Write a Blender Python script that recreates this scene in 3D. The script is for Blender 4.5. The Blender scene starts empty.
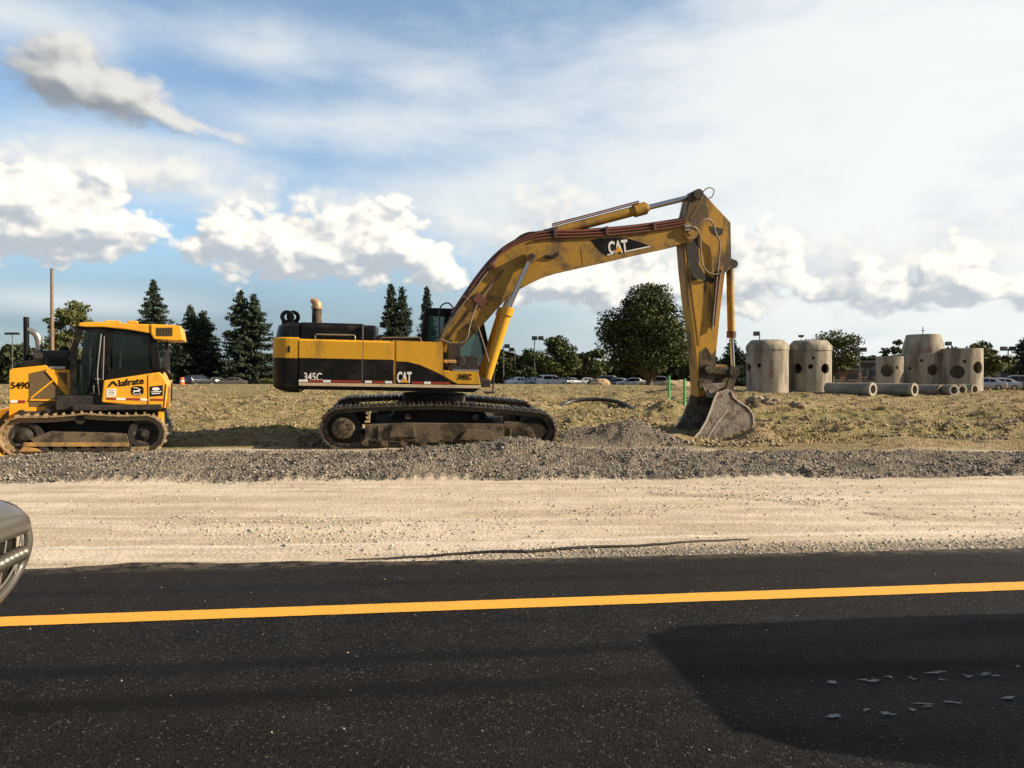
import bpy, math, random
import numpy as np
from mathutils import Vector, Matrix, Euler
R = math.radians
sc = bpy.context.scene
C = sc.collection

# ---------------------------------------------------------------- camera
FPX = 760.0; HOR = 378.0; CAMZ = 1.6
cam_d = bpy.data.cameras.new('camera'); cam = bpy.data.objects.new('camera', cam_d); C.objects.link(cam)
cam_d.sensor_width = 36.0; cam_d.lens = FPX / 1024 * 36; cam_d.clip_start = 0.05; cam_d.clip_end = 6000
PITCH = math.atan((384 - HOR) / FPX)
cam.location = (0, 0, CAMZ); cam.rotation_euler = (R(90) - PITCH, 0, 0)
sc.camera = cam
# ---------------------------------------------------------------- sun
SUN_EL = 26.0; SUN_TOWARD = 7.0     # sun stands to the right, a little on the camera's side
sd = Vector((math.cos(R(SUN_TOWARD)) * math.cos(R(SUN_EL)), -math.sin(R(SUN_TOWARD)) * math.cos(R(SUN_EL)), math.sin(R(SUN_EL))))
sl = bpy.data.lights.new('sun', 'SUN'); sl.energy = 5.0; sl.angle = R(0.5); sl.color = (1.0, 0.83, 0.62)
so = bpy.data.objects.new('sun', sl); C.objects.link(so)
so.rotation_euler = (-sd).to_track_quat('-Z', 'Y').to_euler(); so.location = (30, -10, 20)
sc.view_settings.view_transform = 'Standard'; sc.view_settings.look = 'None'
sc.view_settings.gamma = 1.0; sc.view_settings.use_curve_mapping = False
sc.view_settings.exposure = 0.85
sc.render.engine = 'CYCLES'
sc.cycles.max_bounces = 5; sc.cycles.diffuse_bounces = 2; sc.cycles.glossy_bounces = 2
sc.cycles.transmission_bounces = 4; sc.cycles.transparent_max_bounces = 6
sc.cycles.use_denoising = True
sc.cycles.caustics_reflective = False; sc.cycles.caustics_refractive = False

# ---------------------------------------------------------------- node helpers
class NT:
    def __init__(s, tree): s.t = tree; s.n = tree.nodes; s.l = tree.links
    def new(s, typ, **kw):
        n = s.n.new(typ)
        for k, v in kw.items(): setattr(n, k, v)
        return n
    def put(s, sock, v):
        if v is None: return
        if hasattr(v, 'is_output') or isinstance(v, bpy.types.NodeSocket): s.l.new(v, sock)
        else:
            if isinstance(v, (tuple, list)) and len(v) == 3 and sock.type == 'RGBA': v = (*v, 1)
            sock.default_value = v
    def m(s, op, a, b=None, c=None, clamp=False):
        n = s.new('ShaderNodeMath', operation=op); n.use_clamp = clamp
        s.put(n.inputs[0], a); s.put(n.inputs[1], b)
        if c is not None: s.put(n.inputs[2], c)
        return n.outputs[0]
    def vm(s, op, a, b=None, out=0):
        n = s.new('ShaderNodeVectorMath', operation=op)
        s.put(n.inputs[0], a)
        if b is not None: s.put(n.inputs[1], b)
        return n.outputs[out]
    def mix(s, f, a, b):
        n = s.new('ShaderNodeMix', data_type='RGBA')
        s.put(n.inputs[0], f); s.put(n.inputs[6], a); s.put(n.inputs[7], b)
        return n.outputs[2]
    def ss(s, x, e0, e1, o0=0.0, o1=1.0):
        n = s.new('ShaderNodeMapRange', interpolation_type='SMOOTHSTEP')
        s.put(n.inputs[0], x); s.put(n.inputs[1], e0); s.put(n.inputs[2], e1); s.put(n.inputs[3], o0); s.put(n.inputs[4], o1)
        return n.outputs[0]
    def noise(s, vec, scale, detail=4, rough=0.55, dist=0.0):
        n = s.new('ShaderNodeTexNoise')
        if vec is not None: s.l.new(vec, n.inputs['Vector'])
        n.inputs['Scale'].default_value = scale; n.inputs['Detail'].default_value = detail
        n.inputs['Roughness'].default_value = rough; n.inputs['Distortion'].default_value = dist
        return n.outputs[0]
    def new_noise_col(s, vec, scale):
        n = s.new('ShaderNodeTexNoise'); s.l.new(vec, n.inputs['Vector']); n.inputs['Scale'].default_value = scale; n.inputs['Detail'].default_value = 3; return n.outputs[1]
    def voro(s, vec, scale, feature='F1', out=0, rnd=1.0):
        n = s.new('ShaderNodeTexVoronoi', feature=feature)
        if vec is not None: s.l.new(vec, n.inputs['Vector'])
        n.inputs['Scale'].default_value = scale
        n.inputs['Randomness'].default_value = rnd
        return n.outputs[out]
    def mapping(s, vec, sc_=(1, 1, 1), loc=(0, 0, 0), rot=(0, 0, 0)):
        n = s.new('ShaderNodeMapping'); s.l.new(vec, n.inputs[0])
        n.inputs['Scale'].default_value = sc_; n.inputs['Location'].default_value = loc; n.inputs['Rotation'].default_value = rot
        return n.outputs[0]

# ---------------------------------------------------------------- world : Nishita sky with clouds
W = bpy.data.worlds.new('World'); sc.world = W; W.use_nodes = True
w = NT(W.node_tree); w.n.clear()
outw = w.new('ShaderNodeOutputWorld')
tc = w.new('ShaderNodeTexCoord'); DV = w.vm('NORMALIZE', tc.outputs['Generated'])
sep = w.new('ShaderNodeSeparateXYZ'); w.l.new(DV, sep.inputs[0])
AZ = w.m('ARCTAN2', sep.outputs[0], sep.outputs[1]); EL = w.m('ARCSINE', sep.outputs[2])
cmb = w.new('ShaderNodeCombineXYZ'); w.l.new(AZ, cmb.inputs[0]); w.l.new(EL, cmb.inputs[1])
AE = cmb.outputs[0]
def azel(px, py):
    a = math.atan((px - 512) / FPX); return a, math.atan((HOR - py) / math.hypot(FPX, px - 512))
def blobs_group(name, blobs):
    """smooth union of soft ellipses given in sky angles; input vector (az, el)"""
    g = bpy.data.node_groups.new(name, 'ShaderNodeTree')
    g.interface.new_socket('V', in_out='INPUT', socket_type='NodeSocketVector')
    g.interface.new_socket('D', in_out='OUTPUT', socket_type='NodeSocketFloat')
    t = NT(g); gi = t.new('NodeGroupInput'); go = t.new('NodeGroupOutput')
    acc = None
    for b in blobs:
        px, py, rx, ry = b[:4]; wgt = b[4] if len(b) > 4 else 1.0; rot = b[5] if len(b) > 5 else 0
        a, e = azel(px, py)
        v = t.mapping(t.vm('SUBTRACT', gi.outputs[0], (a, e, 0)), (FPX / rx, FPX / ry, 0), rot=(0, 0, 0))
        if rot:
            v = t.mapping(t.mapping(t.vm('SUBTRACT', gi.outputs[0], (a, e, 0)), rot=(0, 0, R(rot))), (FPX / rx, FPX / ry, 0))
        d = t.vm('LENGTH', v, out=1)
        k = t.m('MULTIPLY', t.m('SUBTRACT', 1.0, d), wgt)
        if acc is None: acc = k
        else:
            n = t.new('ShaderNodeMath', operation='SMOOTH_MAX'); t.put(n.inputs[0], acc); t.put(n.inputs[1], k); n.inputs[2].default_value = 0.25
            acc = n.outputs[0]
    t.l.new(acc, go.inputs[0]); return g
def use(g, vec):
    n = w.new('ShaderNodeGroup'); n.node_tree = g; w.l.new(vec, n.inputs[0]); return n.outputs[0]
def curve(vec_az, pts, lo=-1.3, hi=1.3, vmax=0.5):
    """value (an elevation) as a function of azimuth; pts = pixel (px, py) pairs of the cloud outline"""
    n = w.new('ShaderNodeFloatCurve'); c = n.mapping.curves[0]; n.mapping.use_clip = False
    q = sorted(azel(px, py) for px, py in pts); q = [((a - lo) / (hi - lo), e / vmax) for a, e in q]
    c.points[0].location = (0, q[0][1]); c.points[-1].location = (1, q[-1][1])
    for p in q: c.points.new(*p)
    for p in c.points: p.handle_type = 'VECTOR'
    n.mapping.update()
    x = w.m('DIVIDE', w.m('SUBTRACT', vec_az, lo), hi - lo, clamp=True)
    w.l.new(x, n.inputs['Value']); return w.m('MULTIPLY', n.outputs[0], vmax)
TOP = [(-900, 190), (-300, 170), (-120, 160), (0, 158), (30, 158), (62, 172), (80, 176), (105, 176), (130, 196), (150, 212), (168, 228), (180, 240), (200, 225), (232, 200), (262, 212), (290, 208), (320, 214), (345, 210), (380, 206), (405, 212), (430, 236), (452, 258), (472, 286),
       (495, 300), (520, 296), (540, 268), (565, 256), (600, 250), (640, 256), (672, 270), (700, 284), (722, 258), (745, 238), (775, 232), (800, 250), (822, 290), (850, 268), (875, 256), (900, 278), (915, 290), (930, 250), (960, 240), (985, 262), (1005, 286), (1030, 262), (1150, 220), (1500, 190), (2200, 220)]
BOT = [(-900, 272), (-300, 272), (0, 268), (60, 270), (110, 268), (150, 246), (170, 240), (180, 252), (215, 268), (260, 276), (330, 280), (400, 284), (450, 288), (475, 290), (500, 298), (530, 302), (600, 310), (680, 300), (760, 304), (830, 296), (880, 312), (960, 300), (1024, 308), (1500, 300), (2200, 300)]
GREYC = [(70, 74, 62, 38, 1.5), (112, 92, 58, 30, 1.3), (158, 112, 66, 15, 1.1, 18), (208, 130, 50, 9, .9, 12)]
gG = blobs_group('grey_cloud_layout', GREYC)
def puff(off, amp):
    v3 = w.mapping(w.vm('ADD', DV, off) if off else DV, (1, 1, 1.4))
    n = w.noise(v3, 10, 9, 0.62); v3 = w.vm('ADD', v3, w.vm('MULTIPLY', w.new_noise_col(v3, 22), (.028, .028, .028))); bl = w.voro(v3, 19); b2 = w.voro(v3, 58)
    k = w.m('MULTIPLY_ADD', n, amp * 1.7, -0.85 * amp)
    k = w.m('ADD', k, w.m('MULTIPLY_ADD', bl, -amp * 1.1, amp * .55))
    return w.m('ADD', k, w.m('MULTIPLY_ADD', b2, -amp * .6, amp * .28))
K0 = puff(None, 1.0); K1 = puff((0.012, 0, 0.015), 1.0)
def cum(dx, dy, k):
    az = w.m('ADD', AZ, dx) if dx else AZ; el = w.m('ADD', EL, dy) if dy else EL
    up = w.m('DIVIDE', w.m('SUBTRACT', curve(az, TOP), el), 30 / FPX); dn = w.m('DIVIDE', w.m('SUBTRACT', el, curve(az, BOT)), 24 / FPX)
    base = w.m('ADD', w.m('MINIMUM', w.m('MINIMUM', up, dn), 1.2), .30)
    return w.m('ADD', base, k)
SX, SY = 0.012, 0.015
d0 = cum(0, 0, K0); d1 = cum(SX, SY, K1)
maskC = w.m('MULTIPLY', w.ss(d0, 0.0, 0.48), w.ss(AZ, .15, .4, 1.0, .82))
shC = w.ss(w.m('SUBTRACT', d0, d1), -0.55, 0.75)
colC = w.mix(shC, (0.285, 0.315, 0.345), (0.66, 0.62, 0.55))
g0 = w.m('ADD', use(gG, AE), w.m('MULTIPLY', K0, .55)); g1 = w.m('ADD', use(gG, w.vm('ADD', AE, (.012, .015, 0))), w.m('MULTIPLY', K1, .55))
gS = blobs_group('soft_cumulus_layout', [(60, 172, 95, 34, 1.2), (150, 178, 90, 30, 1.1), (235, 200, 70, 30, 1.0), (500, 238, 70, 34, 1.0), (556, 205, 56, 40, 1.1), (640, 262, 110, 44, 1.1), (330, 205, 90, 22, .8), (860, 268, 260, 44, .9)])
s0 = w.m('ADD', use(gS, AE), w.m('MULTIPLY', K0, .70)); s1 = w.m('ADD', use(gS, w.vm('ADD', AE, (.012, .015, 0))), w.m('MULTIPLY', K1, .70))
maskS = w.ss(s0, -.05, 0.95, 0, .88)
colS = w.mix(w.ss(w.m('SUBTRACT', s0, s1), -0.5, 0.6), (0.335, 0.365, 0.395), (0.54, 0.525, 0.485))
maskG = w.ss(g0, 0.08, 0.75, 0, .95)
colG = w.mix(w.ss(w.m('SUBTRACT', g0, g1), -0.5, 0.7), (0.165, 0.178, 0.195), (0.47, 0.455, 0.425))
# high veil: thin cirrus, thickest to the right, streaky
sv = w.mapping(DV, (1, 1, 2.7), rot=(0, R(-6), 0))
vn = w.noise(sv, 4.2, 10, 0.62, 0.25); vn2 = w.noise(sv, 1.7, 4, 0.5)
side = w.ss(AZ, -0.55, 0.62)
veilb = use(blobs_group('veil_layout', [(920, 150, 520, 230, 1.45), (520, 215, 260, 60, .9), (270, 52, 150, 34, .75), (430, 78, 120, 30, .55), (330, 125, 220, 34, .8),
                                        (40, 20, 140, 34, .9), (60, 300, 160, 20, .8), (120, 165, 170, 45, 1.1), (880, 345, 300, 26, .7)]), AE)
veil = w.ss(w.m('ADD', w.m('ADD', w.m('MULTIPLY', veilb, 0.9), w.m('MULTIPLY', w.m('SUBTRACT', vn, 0.5), 1.35)), w.m('MULTIPLY', w.m('SUBTRACT', vn2, .5), .8)), -0.15, 0.85)
veil = w.m('MULTIPLY', veil, 0.92)
sky = w.new('ShaderNodeTexSky', sky_type='NISHITA'); sky.sun_disc = False
sky.sun_elevation = R(SUN_EL); sky.sun_rotation = math.atan2(sd.x, sd.y)
sky.air_density = 1.0; sky.dust_density = 0.6; sky.ozone_density = 1.6
skyc = w.mix(0.22, w.vm('MULTIPLY', sky.outputs[0], (0.084, 0.096, 0.102)), (0.27, 0.35, 0.43))
# low haze of grey-blue cloud bank near the horizon
bank = w.ss(EL, 0.20, 0.06); bank = w.m('MULTIPLY', bank, w.ss(vn, 0.30, 0.62, .75, 1.0))
skyc = w.mix(w.m('MULTIPLY', bank, w.ss(AZ, -0.2, 0.5, 0.86, 0.75)), skyc, w.mix(w.ss(AZ, -0.35, 0.5), (0.150, 0.196, 0.236), (0.34, 0.39, 0.42)))
vn3 = w.noise(w.mapping(DV, (1, 1, 2.2)), 6.0, 7, .6)
vcol = w.mix(side, (0.435, 0.465, 0.48), (0.545, 0.55, 0.535))
vcol = w.mix(w.m('MULTIPLY', w.ss(vn3, .44, .66), w.ss(EL, .40, .15, .0, .8)), vcol, w.mix(side, (0.33, 0.375, 0.425), (0.43, 0.455, 0.475)))
c1 = w.mix(veil, skyc, vcol)
c2 = w.mix(maskC, w.mix(maskS, c1, colS), colC)
c3 = w.mix(maskG, c2, colG)
# below the horizon the world is just dull ground haze
# dark grey added to unseen sky overhead and behind, to cut blue fill
c3 = w.mix(w.m('MULTIPLY', w.m('MAXIMUM', w.ss(EL, .50, .85), w.m('MULTIPLY', w.ss(sep.outputs[1], .25, -.35), .75)), w.ss(vn3, .3, .7, .95, .70)), c3, (0.125, 0.130, 0.138))
bg = w.new('ShaderNodeBackground'); w.l.new(c3, bg.inputs[0]); bg.inputs[1].default_value = 1.0
w.l.new(bg.outputs[0], outw.inputs[0])
W.cycles.sampling_method = 'MANUAL'; W.cycles.sample_map_resolution = 512

# ---------------------------------------------------------------- tags
def tag(o, label=None, cat=None, group=None, kind=None):
    if label: o['label'] = label
    if cat: o['category'] = cat
    if group: o['group'] = group
    if kind: o['kind'] = kind
    return o
def empty(name, label, cat, loc=(0, 0, 0), rot=(0, 0, 0), group=None):
    o = bpy.data.objects.new(name, None); C.objects.link(o); o.empty_display_size = .3
    o.location = loc; o.rotation_euler = rot; tag(o, label, cat, group); return o
def copy_tree(o, parent=None):
    c = o.copy(); C.objects.link(c); c.parent = parent
    for ch in list(o.children): copy_tree(ch, c)
    return c

# ---------------------------------------------------------------- mesh builder
class MB:
    def __init__(s): s.v = []; s.f = []; s.mi = []; s.cur = 0
    def add(s, vs, fs):
        b = len(s.v); s.v += [tuple(p) for p in vs]
        for f in fs: s.f.append([i + b for i in f]); s.mi.append(s.cur)
        return s
    def box(s, c, d, rot=None, taper=1.0):
        hx, hy, hz = d[0] / 2, d[1] / 2, d[2] / 2
        vs = []
        for z in (-1, 1):
            t = taper if z > 0 else 1
            for x, y in ((-1, -1), (1, -1), (1, 1), (-1, 1)): vs.append(Vector((x * hx * t, y * hy * t, z * hz)))
        if rot is not None: m = Euler(rot).to_matrix(); vs = [m @ p for p in vs]
        vs = [p + Vector(c) for p in vs]
        return s.add(vs, [(3, 2, 1, 0), (4, 5, 6, 7), (0, 1, 5, 4), (1, 2, 6, 5), (2, 3, 7, 6), (3, 0, 4, 7)])
    def prism(s, poly, y0, y1, axis='y', top=None):
        """poly of (a,b); extruded along axis; top = optional second polygon"""
        n = len(poly); top = top or poly
        A = sum(poly[i][0] * poly[(i + 1) % n][1] - poly[(i + 1) % n][0] * poly[i][1] for i in range(n))
        if axis == 'y': vs = [(a, y0, b) for a, b in poly] + [(a, y1, b) for a, b in top]
        elif axis == 'z': vs = [(a, b, y0) for a, b in poly] + [(a, b, y1) for a, b in top]
        else: vs = [(y0, a, b) for a, b in poly] + [(y1, a, b) for a, b in top]
        flip = (A > 0) == (axis in ('z', 'x')) 
        f0 = list(range(n)); f1 = list(range(n, 2 * n))
        if flip: fs = [f0[::-1], f1] + [(i, (i + 1) % n, n + (i + 1) % n, n + i) for i in range(n)]
        else: fs = [f0, f1[::-1]] + [((i + 1) % n, i, n + i, n + (i + 1) % n) for i in range(n)]
        if (y1 < y0): fs = [list(f)[::-1] for f in fs]
        return s.add(vs, fs)
    def cyl(s, p0, p1, r0, r1=None, seg=16, caps=True):
        p0 = Vector(p0); p1 = Vector(p1); r1 = r0 if r1 is None else r1
        d = (p1 - p0).normalized(); u = d.orthogonal().normalized(); v = d.cross(u)
        vs = []
        for p, r in ((p0, r0), (p1, r1)):
            for i in range(seg):
                a = 2 * math.pi * i / seg; vs.append(p + (u * math.cos(a) + v * math.sin(a)) * r)
        fs = [(i, (i + 1) % seg, seg + (i + 1) % seg, seg + i) for i in range(seg)]
        if caps: fs += [list(range(seg))[::-1], list(range(seg, 2 * seg))]
        return s.add(vs, fs)
    def tube(s, pts, r, seg=8, smooth=0):
        pts = [Vector(p) for p in pts]
        if smooth: pts = catmull(pts, smooth)
        rr = r if isinstance(r, (list, tuple)) else [r] * len(pts)
        if len(rr) != len(pts): rr = list(np.interp(np.linspace(0, 1, len(pts)), np.linspace(0, 1, len(rr)), rr))
        vs = []; u = None
        for i, p in enumerate(pts):
            d = (pts[min(i + 1, len(pts) - 1)] - pts[max(i - 1, 0)]).normalized()
            if u is None: u = d.orthogonal().normalized()
            u = (u - d * u.dot(d)).normalized(); v = d.cross(u)
            for k in range(seg):
                a = 2 * math.pi * k / seg; vs.append(p + (u * math.cos(a) + v * math.sin(a)) * rr[i])
        n = len(pts)
        fs = [(i * seg + k, i * seg + (k + 1) % seg, (i + 1) * seg + (k + 1) % seg, (i + 1) * seg + k) for i in range(n - 1) for k in range(seg)]
        fs += [list(range(seg))[::-1], list(range((n - 1) * seg, n * seg))]
        return s.add(vs, fs)
    def lathe(s, prof, c=(0, 0, 0), seg=24, axis='z', closed=False):
        vs = []; n = len(prof)
        for r, h in prof:
            for i in range(seg):
                a = 2 * math.pi * i / seg
                q = (r * math.cos(a), r * math.sin(a), h)
                if axis == 'y': q = (q[0], h, q[1])
                if axis == 'x': q = (h, q[0], q[1])
                vs.append((q[0] + c[0], q[1] + c[1], q[2] + c[2]))
        fs = []
        rng = range(n) if closed else range(n - 1)
        for j in rng:
            for i in range(seg):
                k = (j + 1) % n
                f = (j * seg + i, j * seg + (i + 1) % seg, k * seg + (i + 1) % seg, k * seg + i)
                fs.append(f if axis != 'y' else f[::-1])
        return s.add(vs, fs)
    def loft(s, rings, caps=True):
        n = len(rings[0]); vs = [p for r in rings for p in r]
        fs = [(j * n + i, j * n + (i + 1) % n, (j + 1) * n + (i + 1) % n, (j + 1) * n + i) for j in range(len(rings) - 1) for i in range(n)]
        if caps: fs += [list(range(n))[::-1], list(range((len(rings) - 1) * n, len(rings) * n))]
        return s.add(vs, fs)
    def build(s, name, mats, parent=None, bevel=0, smooth=False, loc=None, seg=2):
        me = bpy.data.meshes.new(name); me.from_pydata(s.v, [], s.f)
        if not isinstance(mats, (list, tuple)): mats = [mats]
        for m in mats: me.materials.append(m)
        if len(mats) > 1: me.polygons.foreach_set('material_index', s.mi)
        import bmesh
        bm = bmesh.new(); bm.from_mesh(me); bmesh.ops.recalc_face_normals(bm, faces=bm.faces); bm.to_mesh(me); bm.free()
        me.validate()
        if smooth:
            me.polygons.foreach_set('use_smooth', [True] * len(me.polygons))
            me.set_sharp_from_angle(angle=R(38))
        me.update()
        o = bpy.data.objects.new(name, me); C.objects.link(o)
        if parent: o.parent = parent
        if loc: o.location = loc
        if bevel:
            b = o.modifiers.new('bevel', 'BEVEL'); b.width = bevel; b.segments = seg; b.limit_method = 'ANGLE'; b.angle_limit = R(35)
        return o
def catmull(P, k):
    out = []; n = len(P)
    for i in range(n - 1):
        p0, p1, p2, p3 = P[max(i - 1, 0)], P[i], P[i + 1], P[min(i + 2, n - 1)]
        for j in range(k):
            t = j / k
            out.append(0.5 * ((2 * p1) + (p2 - p0) * t + (2 * p0 - 5 * p1 + 4 * p2 - p3) * t * t + (3 * p1 - p0 - 3 * p2 + p3) * t ** 3))
    out.append(P[-1]); return out
def npmesh(name, V, F, mat, parent=None, smooth=False):
    """V (n,3) array, F (m,k) array"""
    me = bpy.data.meshes.new(name); V = np.asarray(V, np.float32); F = np.asarray(F, np.int32)
    me.vertices.add(len(V)); me.vertices.foreach_set('co', V.ravel())
    k = F.shape[1]; me.loops.add(F.size); me.loops.foreach_set('vertex_index', F.ravel())
    me.polygons.add(len(F)); me.polygons.foreach_set('loop_start', np.arange(0, F.size, k, dtype=np.int32))
    me.polygons.foreach_set('loop_total', np.full(len(F), k, np.int32))
    if smooth: me.polygons.foreach_set('use_smooth', np.ones(len(F), bool))
    me.update(calc_edges=True)
    for m in (mat if isinstance(mat, list) else [mat]): me.materials.append(m)
    o = bpy.data.objects.new(name, me); C.objects.link(o)
    if parent: o.parent = parent
    return o
def boolean_cut(obj, cutters):
    """cut holes with real booleans, then drop the cutters"""
    for c in cutters:
        md = obj.modifiers.new('cut', 'BOOLEAN'); md.object = c; md.operation = 'DIFFERENCE'; md.solver = 'EXACT'
    bpy.context.view_layer.update()
    dg = bpy.context.evaluated_depsgraph_get()
    me = bpy.data.meshes.new_from_object(obj.evaluated_get(dg))
    obj.modifiers.clear(); obj.data = me
    for c in cutters: bpy.data.objects.remove(c)
    return obj
def text(name, body, mat, parent, p, size, rot=(R(90), 0, 0), sx=1.0, depth=0.004, bold=0.0, shear=0.0, align='LEFT'):
    cu = bpy.data.curves.new(name, 'FONT'); cu.body = body; cu.size = size; cu.extrude = depth; cu.offset = bold; cu.shear = shear; cu.align_x = align
    o = bpy.data.objects.new(name, cu); C.objects.link(o)
    bpy.context.view_layer.update()
    me = bpy.data.meshes.new_from_object(o.evaluated_get(bpy.context.evaluated_depsgraph_get()))
    bpy.data.objects.remove(o)
    me.materials.clear(); me.materials.append(mat)
    o = bpy.data.objects.new(name, me); C.objects.link(o); o.parent = parent; o.location = p; o.rotation_euler = rot; o.scale = (sx, 1, 1)
    return o

# ---------------------------------------------------------------- numpy noise
_rs = np.random.RandomState(7); _T = _rs.rand(256, 256)
def vnoise(x, y):
    xi = np.floor(x).astype(int); yi = np.floor(y).astype(int); fx = x - xi; fy = y - yi
    fx = fx * fx * (3 - 2 * fx); fy = fy * fy * (3 - 2 * fy)
    g = lambda a, b: _T[a & 255, b & 255]
    return (g(xi, yi) * (1 - fx) + g(xi + 1, yi) * fx) * (1 - fy) + (g(xi, yi + 1) * (1 - fx) + g(xi + 1, yi + 1) * fx) * fy - 0.5
def fbm(x, y, o=4, g=0.5):
    s = 0; a = 1
    for i in range(o): s = s + a * vnoise(x * 2 ** i + 17.3 * i, y * 2 ** i + 5.1 * i); a *= g
    return s
def sstep(x, a, b):
    t = np.clip((x - a) / (b - a), 0, 1); return t * t * (3 - 2 * t)
# ---------------------------------------------------------------- materials
def newmat(name):
    m = bpy.data.materials.new(name); m.use_nodes = True; t = NT(m.node_tree); t.n.clear()
    o = t.new('ShaderNodeOutputMaterial'); b = t.new('ShaderNodeBsdfPrincipled'); t.l.new(b.outputs[0], o.inputs[0])
    return m, t, b
def mat(name, col, rough=0.6, metal=0.0, col2=None, scale=3.0, amt=0.5, bump=0.0, bscale=20.0, thresh=(0.45, 0.7), spec=0.5, streak=False, fine=0.25, coat=0.0):
    m, t, b = newmat(name)
    tcn = t.new('ShaderNodeTexCoord'); v = tcn.outputs['Object']
    if streak: v2 = t.mapping(v, (1, 1, 0.22))
    else: v2 = v
    col2 = col2 or tuple(c * 0.6 for c in col)
    n = t.noise(v2, scale, 8, 0.65)
    f = t.m('MULTIPLY', t.ss(n, thresh[0], thresh[1]), amt)
    nf = t.noise(v, scale * 9, 5, 0.7)
    f2 = t.m('MULTIPLY', t.ss(nf, 0.50, 0.72), fine)
    f = t.m('MAXIMUM', f, f2)
    c = t.mix(f, col, col2)
    t.l.new(c, b.inputs['Base Color'])
    t.l.new(t.m('ADD', t.m('MULTIPLY', f, 0.25), rough - .05), b.inputs['Roughness'])
    b.inputs['Metallic'].default_value = metal; b.inputs['Specular IOR Level'].default_value = spec
    if coat: b.inputs['Coat Weight'].default_value = coat; b.inputs['Coat Roughness'].default_value = .12
    if bump:
        bp = t.new('ShaderNodeBump'); bp.inputs['Strength'].default_value = bump; bp.inputs['Distance'].default_value = 0.02
        t.l.new(t.noise(v, bscale, 5, 0.6), bp.inputs['Height']); t.l.new(bp.outputs[0], b.inputs['Normal'])
    return m
M = {}
M['yellow'] = mat('machine_yellow', (0.64, 0.335, 0.018), 0.42, col2=(0.17, 0.095, 0.03), scale=1.6, amt=0.75, bump=.10, thresh=(.46, .70), streak=True, fine=.35)
M['boom_yellow'] = mat('worn_boom_yellow', (0.37, 0.205, 0.022), 0.5, col2=(0.07, 0.045, 0.024), scale=1.9, amt=0.85, bump=.12, thresh=(.42, .66), fine=.55)
M['stick_yellow'] = mat('greasy_stick_yellow', (0.44, 0.235, 0.020), 0.5, col2=(0.040, 0.027, 0.016), scale=2.1, amt=0.92, bump=.12, thresh=(.44, .58), streak=True, fine=.5)
M['dozer_yellow'] = mat('bright_orange_yellow', (0.75, 0.36, 0.020), 0.38, col2=(0.36, 0.18, 0.03), scale=2.0, amt=0.5, bump=.06, fine=.22)
M['black'] = mat('black_paint', (0.0055, 0.0055, 0.006), 0.40, col2=(0.045, 0.036, 0.026), scale=2.2, amt=0.5, bump=.08, spec=.22)
M['dark'] = mat('dark_undercarriage', (0.012, 0.010, 0.009), 0.7, col2=(0.055, 0.042, 0.028), scale=5, amt=0.6, bump=.5, thresh=(.4, .7))
M['track'] = mat('track_steel', (0.065, 0.056, 0.046), 0.42, 0.4, col2=(0.19, 0.15, 0.105), scale=6, amt=0.7, bump=.3, thresh=(.42, .7))
M['dtrack'] = mat('dusty_track_steel', (0.28, 0.20, 0.11), 0.5, 0.3, col2=(0.42, 0.32, 0.19), scale=6, amt=0.7, bump=.3, thresh=(.4, .65))
M['mud'] = mat('muddy_frame', (0.115, 0.085, 0.052), 0.85, col2=(0.022, 0.017, 0.012), scale=3.5, amt=0.85, bump=.7, thresh=(.42, .62), fine=.5)
M['mudyellow'] = mat('muddy_yellow', (0.42, 0.24, 0.06), 0.8, col2=(0.13, 0.09, 0.05), scale=3.5, amt=0.85, bump=.5, thresh=(.38, .62), fine=.5)
M['bucket'] = mat('bucket_steel', (0.30, 0.265, 0.22), 0.62, .15, col2=(0.13, 0.095, 0.07), scale=4.5, amt=0.95, bump=.6, thresh=(.42, .60), fine=.9)
M['bucket_shade'] = mat('shaded_bucket_inside', (0.014, 0.012, 0.010), 0.8, col2=(0.03, 0.024, 0.018), scale=4.0, amt=0.6, bump=.4)  # bucket steel darkened, the shade inside is put into its colour
M['bare'] = mat('bare_edge_steel', (0.60, 0.53, 0.43), 0.55, .0, col2=(0.2, 0.15, 0.10), scale=8, amt=.7)
M['chrome'] = mat('chrome_rod', (0.62, 0.62, 0.62), 0.16, 1.0, col2=(.4, .38, .35), amt=.3)
M['pipe'] = mat('maroon_hydraulic_pipe', (0.155, 0.050, 0.036), 0.5, col2=(0.06, 0.035, 0.025), scale=4, amt=.8, bump=.1)
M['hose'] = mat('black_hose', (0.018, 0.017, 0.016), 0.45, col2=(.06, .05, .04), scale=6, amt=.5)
M['hosel'] = mat('dusty_hose', (0.19, 0.155, 0.115), 0.6, col2=(.06, .05, .04), scale=6, amt=.7)
M['silver'] = mat('silver_steel', (0.50, 0.48, 0.44), 0.35, 0.9, col2=(.3, .25, .2), scale=5, amt=.5)
M['cream'] = mat('cream_beam', (0.56, 0.44, 0.28), 0.55, col2=(.3, .2, .12), scale=5, amt=.6)
M['white'] = mat('white_paint', (0.78, 0.76, 0.72), 0.5, col2=(.5, .45, .38), scale=8, amt=.4)
M['red'] = mat('red_reflector', (0.28, 0.035, 0.022), 0.4, col2=(.14, .03, .02), scale=8, amt=.5)
M['orange'] = mat('orange_plastic', (0.8, 0.16, 0.02), 0.5)
M['mesh'] = mat('radiator_screen', (0.135, 0.082, 0.030), 0.7, col2=(.05, .035, .02), scale=30, amt=.7, bump=.6, bscale=120)
M['concrete'] = mat('precast_concrete', (0.36, 0.32, 0.25), 0.85, col2=(0.13, 0.115, 0.085), scale=1.7, amt=.85, bump=.4, thresh=(.40, .66), streak=True, fine=.5)
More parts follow.
